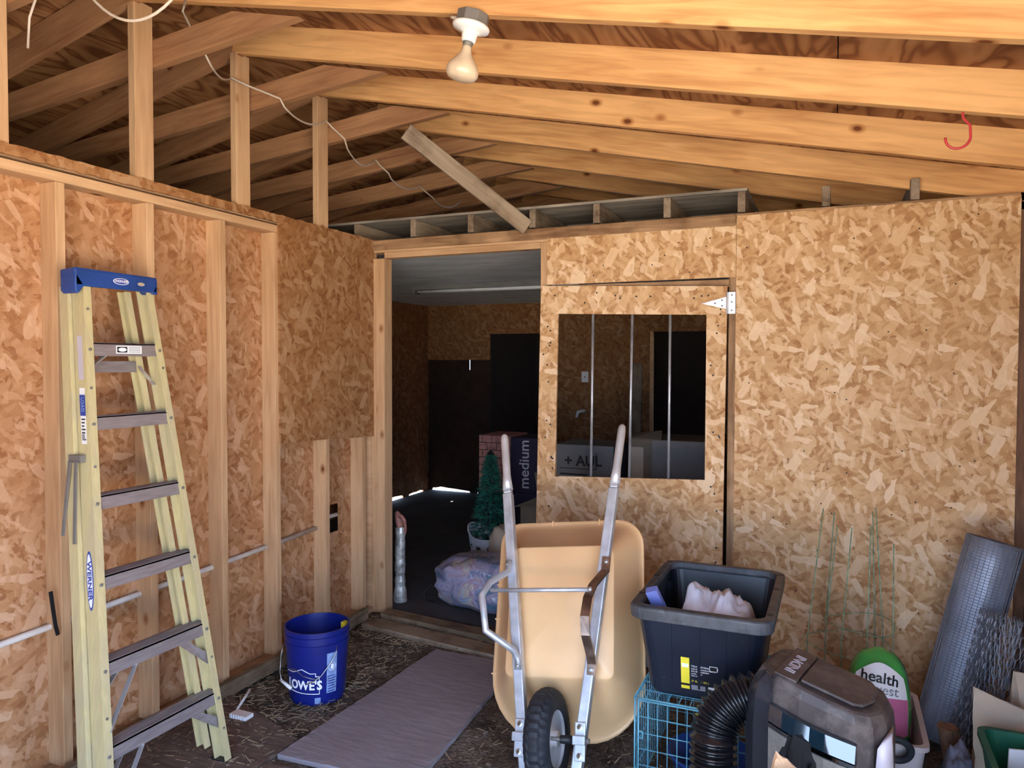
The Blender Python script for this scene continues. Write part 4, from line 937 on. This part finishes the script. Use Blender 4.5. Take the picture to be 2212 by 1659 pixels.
o = MB().prism([(3.205,-1.17,.12),(3.33,-1.10,.12),(3.34,-1.095,.335),(3.215,-1.165,.355)], (.002,-.006,0)).build('paper_sheet', 'whitetxt'); tag(o, 'white paper with a blue drawing upright in the dark green bin', 'paper')
blob('drawing', (3.285,-1.131,.30), (.032,.003,.024), 'paleblue', .3, 2, 2, 16, 8, parent=o)

# ================================================================== SMALL THINGS ON THE FLOOR
mt = MB(); 
def matmesh(x0_, x1_, y0_, y1_, hgt, mat, label, pts=None):
    mb = MB(); nx_, ny_ = 24, 40; g = []
    pts = pts or [(x0_,y0_),(x1_,y0_),(x1_,y1_),(x0_,y1_)]
    P_ = [Vector((*p, 0)) for p in pts]
    def at_(u_, v_): return P_[0].lerp(P_[1],u_).lerp(P_[3].lerp(P_[2],u_),v_)
    for s in (0, 1):
        for j in range(ny_+1):
            for i in range(nx_+1):
                p = at_(i/nx_, j/ny_); e = min(i, nx_-i, j, ny_-j); k = .004*noise.noise((p.x*4,p.y*4,2)) + (.004*noise.noise((p.x*30,p.y*30,4)) if e == 0 else 0)
                mb.v.append((p.x + (.004*noise.noise((p.y*20,0,0)) if e == 0 else 0), p.y, (hgt if s else -.004)+k*(1 if s else 0)))
    N_ = (nx_+1)*(ny_+1)
    for j in range(ny_):
        for i in range(nx_):
            a = j*(nx_+1)+i; mb.f.append((N_+a,N_+a+1,N_+a+nx_+2,N_+a+nx_+1))
    def side(idx): 
        for a, b_ in zip(idx[:-1], idx[1:]): mb.f.append((a,b_,N_+b_,N_+a))
    side([i for i in range(nx_+1)]); side([nx_+j*(nx_+1) for j in range(ny_+1)]); side([ny_*(nx_+1)+nx_-i for i in range(nx_+1)]); side([(ny_-j)*(nx_+1) for j in range(ny_+1)])
    o = mb.build('floor_mat', mat, smooth=False); tag(o, label, 'mat', 'rubber mats on the dirt floor'); return o
matmesh(0,0,0,0,.016,'mat','smooth brown-grey rubber mat leading to the open doorway',[(.645,-1.64),(1.26,-1.60),(1.17,-.42),(.690,-.42)])
matmesh(0,0,0,0,.012,'mat2','reddish brown worn mat beside the stepladder foot',[(.10,-2.5),(.62,-2.5),(.632,-1.50),(.06,-1.30)])
matmesh(0,0,0,0,.012,'mat2','worn mat at the front edge, nearest of the floor mats',[(.66,-2.55),(1.20,-2.55),(1.24,-1.66),(.64,-1.70)])
# threshold timber
tag(board('threshold_board', (.13,-.06,.022), (1.30,-.20,.022), (0,1,0), .10, .04, 'wood_plank'), 'dirty timber across the floor of the open doorway', 'board')
tag(board('threshold_board', (.10,-.20,.006), (1.35,-.36,.006), (0,1,0), .13, .03, 'oldwood'), 'flat greenish grey board lying in front of the doorway timber', 'board')
mb = MB().box((.23,-1.475,.006),(.325,-1.425,.030)); [mb.box((.240+k*.014,-1.478,.006),(.245+k*.014,-1.474,.033)) for k in range(6)]
o = mb.build('plastic_clip', 'white', bevel=.003); tag(o, 'small white plastic piece on the floor at the stepladder foot', 'plastic piece')
o = MB().tube([(.205,-1.40,.010),(.165,-1.275,.045)], .006, 8).build('stick', 'white', smooth=True); tag(o, 'short white stick on the floor behind the white plastic piece', 'stick')
# straw and wood chips scattered over the dirt
mb = MB(); rn = random.Random(11)
def sliver(x, y, zz, L_, wd_, a, tilt=0):
    d = Vector((math.cos(a), math.sin(a), tilt)); n_ = Vector((-math.sin(a), math.cos(a), 0)); c = Vector((x,y,zz))
    p = [c-d*L_/2-n_*wd_/2, c+d*L_/2-n_*wd_/2, c+d*L_/2+n_*wd_/2, c-d*L_/2+n_*wd_/2]
    mb.prism(p, (0,0,.0012))
for _ in range(2600):
    r_ = rn.random()
    if r_ < .62: x, y = rn.uniform(.0,.68), rn.uniform(-2.3,-.05)
    elif r_ < .80: x, y = rn.uniform(.1,1.3), rn.uniform(-.42,-.15)
    else: x, y = rn.uniform(1.2,2.1), rn.uniform(-2.4,-.1)
    if .62 < x < 1.27 and -1.66 < y < -.40 and rn.random() < .93: continue
    L_ = rn.choice([.012,.018,.025,.04,.06]); sliver(x, y, .006+rn.random()*.012, L_, rn.choice([.0015,.002,.003,.005]), rn.random()*6.28, rn.uniform(-.12,.12))
o = mb.build('straw', 'straw'); tag(o, 'straw bits and wood chips scattered over the dirt', 'straw', kind='stuff')
mb = MB()
for _ in range(150):
    x, y = rn.uniform(.02,2.0), rn.uniform(-2.2,-.1); s_ = rn.uniform(.005,.016)
    if .63 < x < 1.27 and -1.66 < y < -.40: continue
    c = Vector((x,y,.006)); n_ = 7; mb.lathe([(s_*.9,0),(s_*.8,s_*.5),(s_*.3,s_*.8)], c, 6, (rn.uniform(-.4,.4),rn.uniform(-.4,.4),1), True)
o = mb.build('dirt_clods', 'mat2'); tag(o, 'dark dirt clods and droppings scattered over the floor', 'dirt', kind='stuff')

# ================================================================== PIPE, STRAP, LAMP, HOOK, CABLE
o = MB().tube([(-.070,-3.2,.540),(-.070,-2.3,.570),(-.070,-1.3,.600),(-.070,-.47,.630)], .0125, 12).build('pipe', 'pvc', smooth=True); tag(o, 'long white plastic pipe running level through the studs of the left wall', 'pipe')
o = MB().tube([(-.13,-.42,.655),(-.085,-.262,.668)], .0125, 12).build('pipe', 'pvc', smooth=True); tag(o, 'white pipe end showing in the square hole of the left wall', 'pipe')
o = MB().tube([(.004,-2.128,.735),(.006,-2.120,.66),(.012,-2.116,.60),(.010,-2.106,.565)], .01, 4, flat=((0,1,0),.013,.006)).build('hasp', 'black'); tag(o, 'black iron strap hanging on the leftmost stud beside the stepladder', 'strap')
# lamp
LC = Vector((1.573,-1.735,ZR-SL*1.573+.002)); nd = Vector((-.217,-.02,-.976)).normalized()
lamp = empty('ceiling_lamp', LC, 'white porcelain lampholder with frosted reflector bulb under a rafter', 'lamp')
MB().lathe([(0,0),(.055,0),(.055,.038),(.0,.038)], LC, 8, nd).build('junction_box', 'greybox', lamp, bevel=.003)
MB().lathe([(0,.038),(.060,.038),(.063,.044),(.060,.052),(.040,.058),(.026,.066),(.023,.092),(.0,.092)], LC, 40, nd).build('lampholder', 'porc', lamp, smooth=True)
MB().lathe([(0,.090),(.0165,.090),(.0165,.106),(0,.106)], LC, 24, nd).build('bulb_collar', 'greybox', lamp, smooth=True)
MB().lathe([(0,.104),(.0155,.104),(.0165,.118),(.021,.132),(.034,.150),(.049,.168),(.055,.184),(.054,.198),(.046,.210),(.030,.217),(.012,.220),(0,.2205)], LC, 40, nd).build('bulb', 'bulb', lamp, smooth=True)
MB().tube([LC+Vector((-.05,-.005,-.008)), LC+Vector((-.072,-.01,-.004)), LC+Vector((-.085,-.0,.006))], .006, 6).build('cable_stub', 'cable', lamp, smooth=True)
# hook
zr = ZR-SL*3.057
o = MB().tube([(3.055,-1.13,zr+.01),(3.058,-1.13,zr-.02),(3.078,-1.13,zr-.045)] + [(3.044+.036*math.cos(R(t)), -1.13, zr-.080+.036*math.sin(R(t))) for t in range(10,-195,-15)], .0042, 8).build('hook', 'red', smooth=True); tag(o, 'red vinyl coated screw hook under a rafter at upper right', 'hook')
# cable swagging from collar tie to collar tie
def sag(p, q, d, n=12):
    p, q = Vector(p), Vector(q); return [p.lerp(q, k/n)+Vector((0,0,-d*4*(k/n)*(1-k/n))) for k in range(n+1)]
cp = sag((.50,-2.36,2.80),(.97,-2.33,2.74),.15,16) + sag((.97,-2.33,2.74),(.100,-1.57,3.095),.0,4)[1:] + sag((.100,-1.57,3.095),(.155,-1.57,3.005),0,3)[1:] + sag((.235,-1.57,2.880),(.010,-1.2,2.955),.04)[1:] + sag((.010,-1.2,2.95),(.22,-1.10,2.86),0,3)[1:] + sag((.236,-1.12,2.836),(.09,-.58,2.925),.055)[1:] + sag((.09,-.58,2.92),(.155,-.50,2.84),0,3)[1:] + sag((.155,-.50,2.815),(-.01,.05,2.880),.075)[1:] + sag((-.01,.05,2.87),(.05,.11,2.80),0,3)[1:] + sag((.05,.11,2.785),(-.05,.66,2.85),.05)[1:] + sag((-.05,.68,2.84),(.03,.72,2.77),0,3)[1:] + sag((.03,.72,2.758),(-.04,1.28,2.86),.05)[1:]
o = MB().tube(cp, .0045, 8).build('cable', 'cable', smooth=True); tag(o, 'cream electric cable sagging from rafter to rafter at upper left', 'cable')
o = MB().tube([(.285,-2.33,2.80),(.24,-2.33,2.725),(.20,-2.31,2.64)], .004, 8).build('cable', 'cable', smooth=True); tag(o, 'short loose end of cream cable in the dark at upper left', 'cable')

# ================================================================== INSIDE THE STALL
hy = empty('hydrant', (.045,.24,0), 'slim wrapped water hydrant with faded red head just inside the doorway', 'hydrant')
hyp = []
for k in range(15):
    t = k/14; hyp.append((.048+.006*noise.noise((t*6,0,1)), .24, .0+.50*t))
MB().tube(hyp, [.034+.010*noise.noise((k*1.1,2,0))+(.012 if k < 3 else 0) for k in range(15)], 14).build('insulation', 'foam', hy)
MB().tube([(.048,.24,.49),(.045,.24,.53),(.035,.24,.57),(.02,.24,.60)], [.020,.028,.026,.014], 12).tube([(.04,.235,.565),(.075,.22,.575),(.10,.21,.555),(.112,.205,.50),(.108,.205,.47)], [.014,.013,.011,.009,.008], 8).build('hydrant_head', 'hydrant', hy, smooth=True)
lb_ = blob('laundry_bag', (.60,.40,.165), (.33,.24,.175), 'bagplastic', .16, 4, 1.8, 44, 28, .82, zmin=.006); tag(lb_, 'big clear plastic bag full of coloured cloth on the stall floor', 'bag')
m_, nt_, b__ = nm('laundry_through_plastic'); tc_ = N(nt_, 'ShaderNodeTexCoord')
vo_ = N(nt_, 'ShaderNodeTexNoise'); vo_.inputs['Scale'].default_value = 6; vo_.inputs['Detail'].default_value = 3; vo_.inputs['Distortion'].default_value = 1.4; nt_.links.new(tc_.outputs['Object'], vo_.inputs['Vector'])
rp_ = ramp(nt_, [(.30,(.10,.26,.36)),(.40,(.26,.26,.44)),(.48,(.44,.44,.60)),(.56,(.42,.30,.42)),(.63,(.58,.56,.48)),(.72,(.34,.40,.60))], vo_.outputs['Fac']); nt_.links.new(rp_.outputs[0], b__.inputs['Base Color']); b__.inputs['Roughness'].default_value = .28; b__.inputs['Coat Weight'].default_value = .5
nn_ = N(nt_, 'ShaderNodeTexNoise'); nn_.inputs['Scale'].default_value = 14; nn_.inputs['Distortion'].default_value = 2.0; nt_.links.new(tc_.outputs['Object'], nn_.inputs['Vector']); bump(nt_, b__, nn_.outputs['Fac'], .6, .02)
lb_.data.materials.clear(); lb_.data.materials.append(m_)
MB().tube([(.30,.30,.10),(.26,.27,.13),(.22,.25,.08),(.24,.24,.03),(.29,.27,.02)], .003, 6).build('drawstring', 'black', lb_, smooth=True)
# basket
bx = Matrix.Translation((.36,1.06,0)); bs = empty('laundry_basket', (.36,1.06,0), 'white plastic laundry basket with cut-out holes behind the clear bag', 'basket')
g = []; n = 48
hgt_ = lambda a: .30 + .075*abs(math.cos(a))**3
def bring(r_, f, th=0): return [(r_*1.25*math.cos(2*math.pi*k/n), r_*math.sin(2*math.pi*k/n), f(2*math.pi*k/n)) for k in range(n)]
mb = MB(); rr2 = lambda t: .145+.05*t; nz_ = 16; grid = []
for j in range(nz_+1):
    t = j/nz_; grid.append([(rr2(t)*1.02*math.cos(2*math.pi*k/n), rr2(t)*math.sin(2*math.pi*k/n), .01+(hgt_(2*math.pi*k/n)-.01)*t) for k in range(n)])
for row in grid: mb.v += row
for j in range(nz_):
    for k in range(n):
        if j in (8,9,11,12) and k % 4 in (1,2): continue
        mb.f.append((j*n+k, j*n+(k+1)%n, (j+1)*n+(k+1)%n, (j+1)*n+k))
mb.f.append(tuple(range(n))); mb.xf(bx).build('basket_body', 'basket', bs, smooth=False, solid=.005)
MB().tube([Vector(p)+Vector((.36,1.06,0)) for p in grid[-1]+[grid[-1][0]]], .006, 6).build('basket_rim', 'basket', bs, smooth=True)
# tinsel tree in the basket
tr = empty('artificial_tree', (.33,1.06,.02), 'small dark green artificial tree standing in the white laundry basket', 'tree')
MB().tube([(.33,1.06,.02),(.325,1.06,.86)], .008, 8).build('trunk', 'tree', tr)
mb = MB(); rn = random.Random(5)
for k in range(2600):
    t = rn.random()**.8; zz = .20+.70*t; rmax = .155*(1-t)**.9+.012; a = rn.random()*6.283; rr0 = rmax*rn.random()**.5
    c = Vector((.327+rr0*math.cos(a), 1.06+rr0*math.sin(a), zz)); d = Vector((math.cos(a)+rn.uniform(-.5,.5), math.sin(a)+rn.uniform(-.5,.5), rn.uniform(-.5,.2))).normalized()*rn.uniform(.03,.055); s_ = Vector((-math.sin(a), math.cos(a), rn.uniform(-1,1)))*.006
    mb.add([c-s_, c+s_, c+d], [(0,1,2)])
mb.build('foliage', 'tree', tr)
# cartons seen through the doorway
def carton(name_, x0_, x1_, y0_, y1_, z0_, z1_, mat, label, cat='box', group=None):
    o = MB().box((x0_,y0_,z0_),(x1_,y1_,z1_)).build('carton', mat, bevel=.004, loc=((x0_+x1_)/2,(y0_+y1_)/2,z0_)); tag(o, label, cat, group); return o
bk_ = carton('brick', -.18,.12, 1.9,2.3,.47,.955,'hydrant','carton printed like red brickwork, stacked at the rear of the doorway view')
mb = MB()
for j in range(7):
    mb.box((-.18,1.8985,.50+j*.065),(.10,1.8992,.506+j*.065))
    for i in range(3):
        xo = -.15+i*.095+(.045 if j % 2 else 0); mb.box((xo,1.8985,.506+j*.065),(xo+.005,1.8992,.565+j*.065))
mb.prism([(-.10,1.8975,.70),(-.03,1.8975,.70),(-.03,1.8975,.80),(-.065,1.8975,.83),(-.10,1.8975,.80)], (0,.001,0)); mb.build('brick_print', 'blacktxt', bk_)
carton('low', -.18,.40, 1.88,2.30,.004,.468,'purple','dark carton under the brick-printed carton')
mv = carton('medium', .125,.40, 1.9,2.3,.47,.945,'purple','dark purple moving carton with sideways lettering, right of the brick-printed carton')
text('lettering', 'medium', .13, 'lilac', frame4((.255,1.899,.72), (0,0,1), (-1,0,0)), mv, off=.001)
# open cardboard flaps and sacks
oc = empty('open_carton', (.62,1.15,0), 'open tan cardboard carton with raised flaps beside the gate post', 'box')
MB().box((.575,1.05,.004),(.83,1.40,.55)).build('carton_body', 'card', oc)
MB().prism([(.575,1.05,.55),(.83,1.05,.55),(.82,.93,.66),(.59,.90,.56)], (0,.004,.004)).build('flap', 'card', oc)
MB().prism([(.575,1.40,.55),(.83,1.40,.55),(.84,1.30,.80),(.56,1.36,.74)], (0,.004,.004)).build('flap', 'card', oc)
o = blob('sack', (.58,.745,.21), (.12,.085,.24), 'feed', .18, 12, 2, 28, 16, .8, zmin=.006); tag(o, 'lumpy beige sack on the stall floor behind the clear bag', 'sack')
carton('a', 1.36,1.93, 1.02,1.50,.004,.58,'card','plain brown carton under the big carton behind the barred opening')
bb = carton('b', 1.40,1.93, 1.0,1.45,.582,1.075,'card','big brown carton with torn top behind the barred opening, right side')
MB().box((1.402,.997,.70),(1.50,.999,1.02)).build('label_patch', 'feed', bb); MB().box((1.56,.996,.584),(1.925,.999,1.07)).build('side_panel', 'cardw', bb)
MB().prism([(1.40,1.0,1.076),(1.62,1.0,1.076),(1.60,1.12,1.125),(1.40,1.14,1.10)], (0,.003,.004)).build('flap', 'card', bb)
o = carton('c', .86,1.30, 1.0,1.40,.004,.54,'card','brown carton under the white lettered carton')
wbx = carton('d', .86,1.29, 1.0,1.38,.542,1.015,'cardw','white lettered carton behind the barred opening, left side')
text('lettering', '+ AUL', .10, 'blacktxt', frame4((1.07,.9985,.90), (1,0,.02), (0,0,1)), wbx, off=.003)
mb = MB(); [mb.box(*q) for q in (((.90,.998,.845),(1.17,.999,.850)), ((1.165,.998,.845),(1.17,.999,.965)), ((.90,.998,.80),(1.10,.999,.812)))]; mb.build('box_print', 'blacktxt', wbx)
# fluorescent fitting
fx_ = empty('strip_light', (.0,1.93,2.28), 'unlit fluorescent strip light on the grey stall ceiling', 'strip light')
MB().box((-.82,1.885,2.245),(.75,1.975,2.284)).build('housing', 'cardw', fx_); MB().tube([(-.80,1.905,2.232),(.73,1.905,2.232)], .013, 10).build('tube', 'white', fx_, smooth=True); MB().tube([(-.80,1.955,2.232),(.73,1.955,2.232)], .013, 10).build('tube', 'white', fx_, smooth=True); MB().box((-.845,1.885,2.215),(-.82,1.975,2.284)).build('end_cap', 'greybox', fx_)
# outlet, tap, leaning board on the rear partition
ou = MB().box((.055,4.060,1.37),(.135,4.078,1.49)).build('outlet', 'white', bevel=.003); tag(ou, 'white electric outlet on the dark rear partition', 'outlet'); MB().box((.090,4.056,1.42),(.098,4.060,1.44)).build('socket', 'blacktxt', ou)
o = MB().tube([(.10,4.07,1.04),(.10,3.98,1.05),(.06,3.93,1.04),(.045,3.92,.98)], [.02,.02,.02,.016], 10).build('faucet', 'white', smooth=True); tag(o, 'white tap sticking out of the dark rear partition', 'tap')
o = board('leaning_board', (.70,3.99,.004), (.70,4.055,1.585), (1,0,0), .10, .02, 'oldwood'); tag(o, 'narrow grey board leaning upright on the rear partition', 'board')
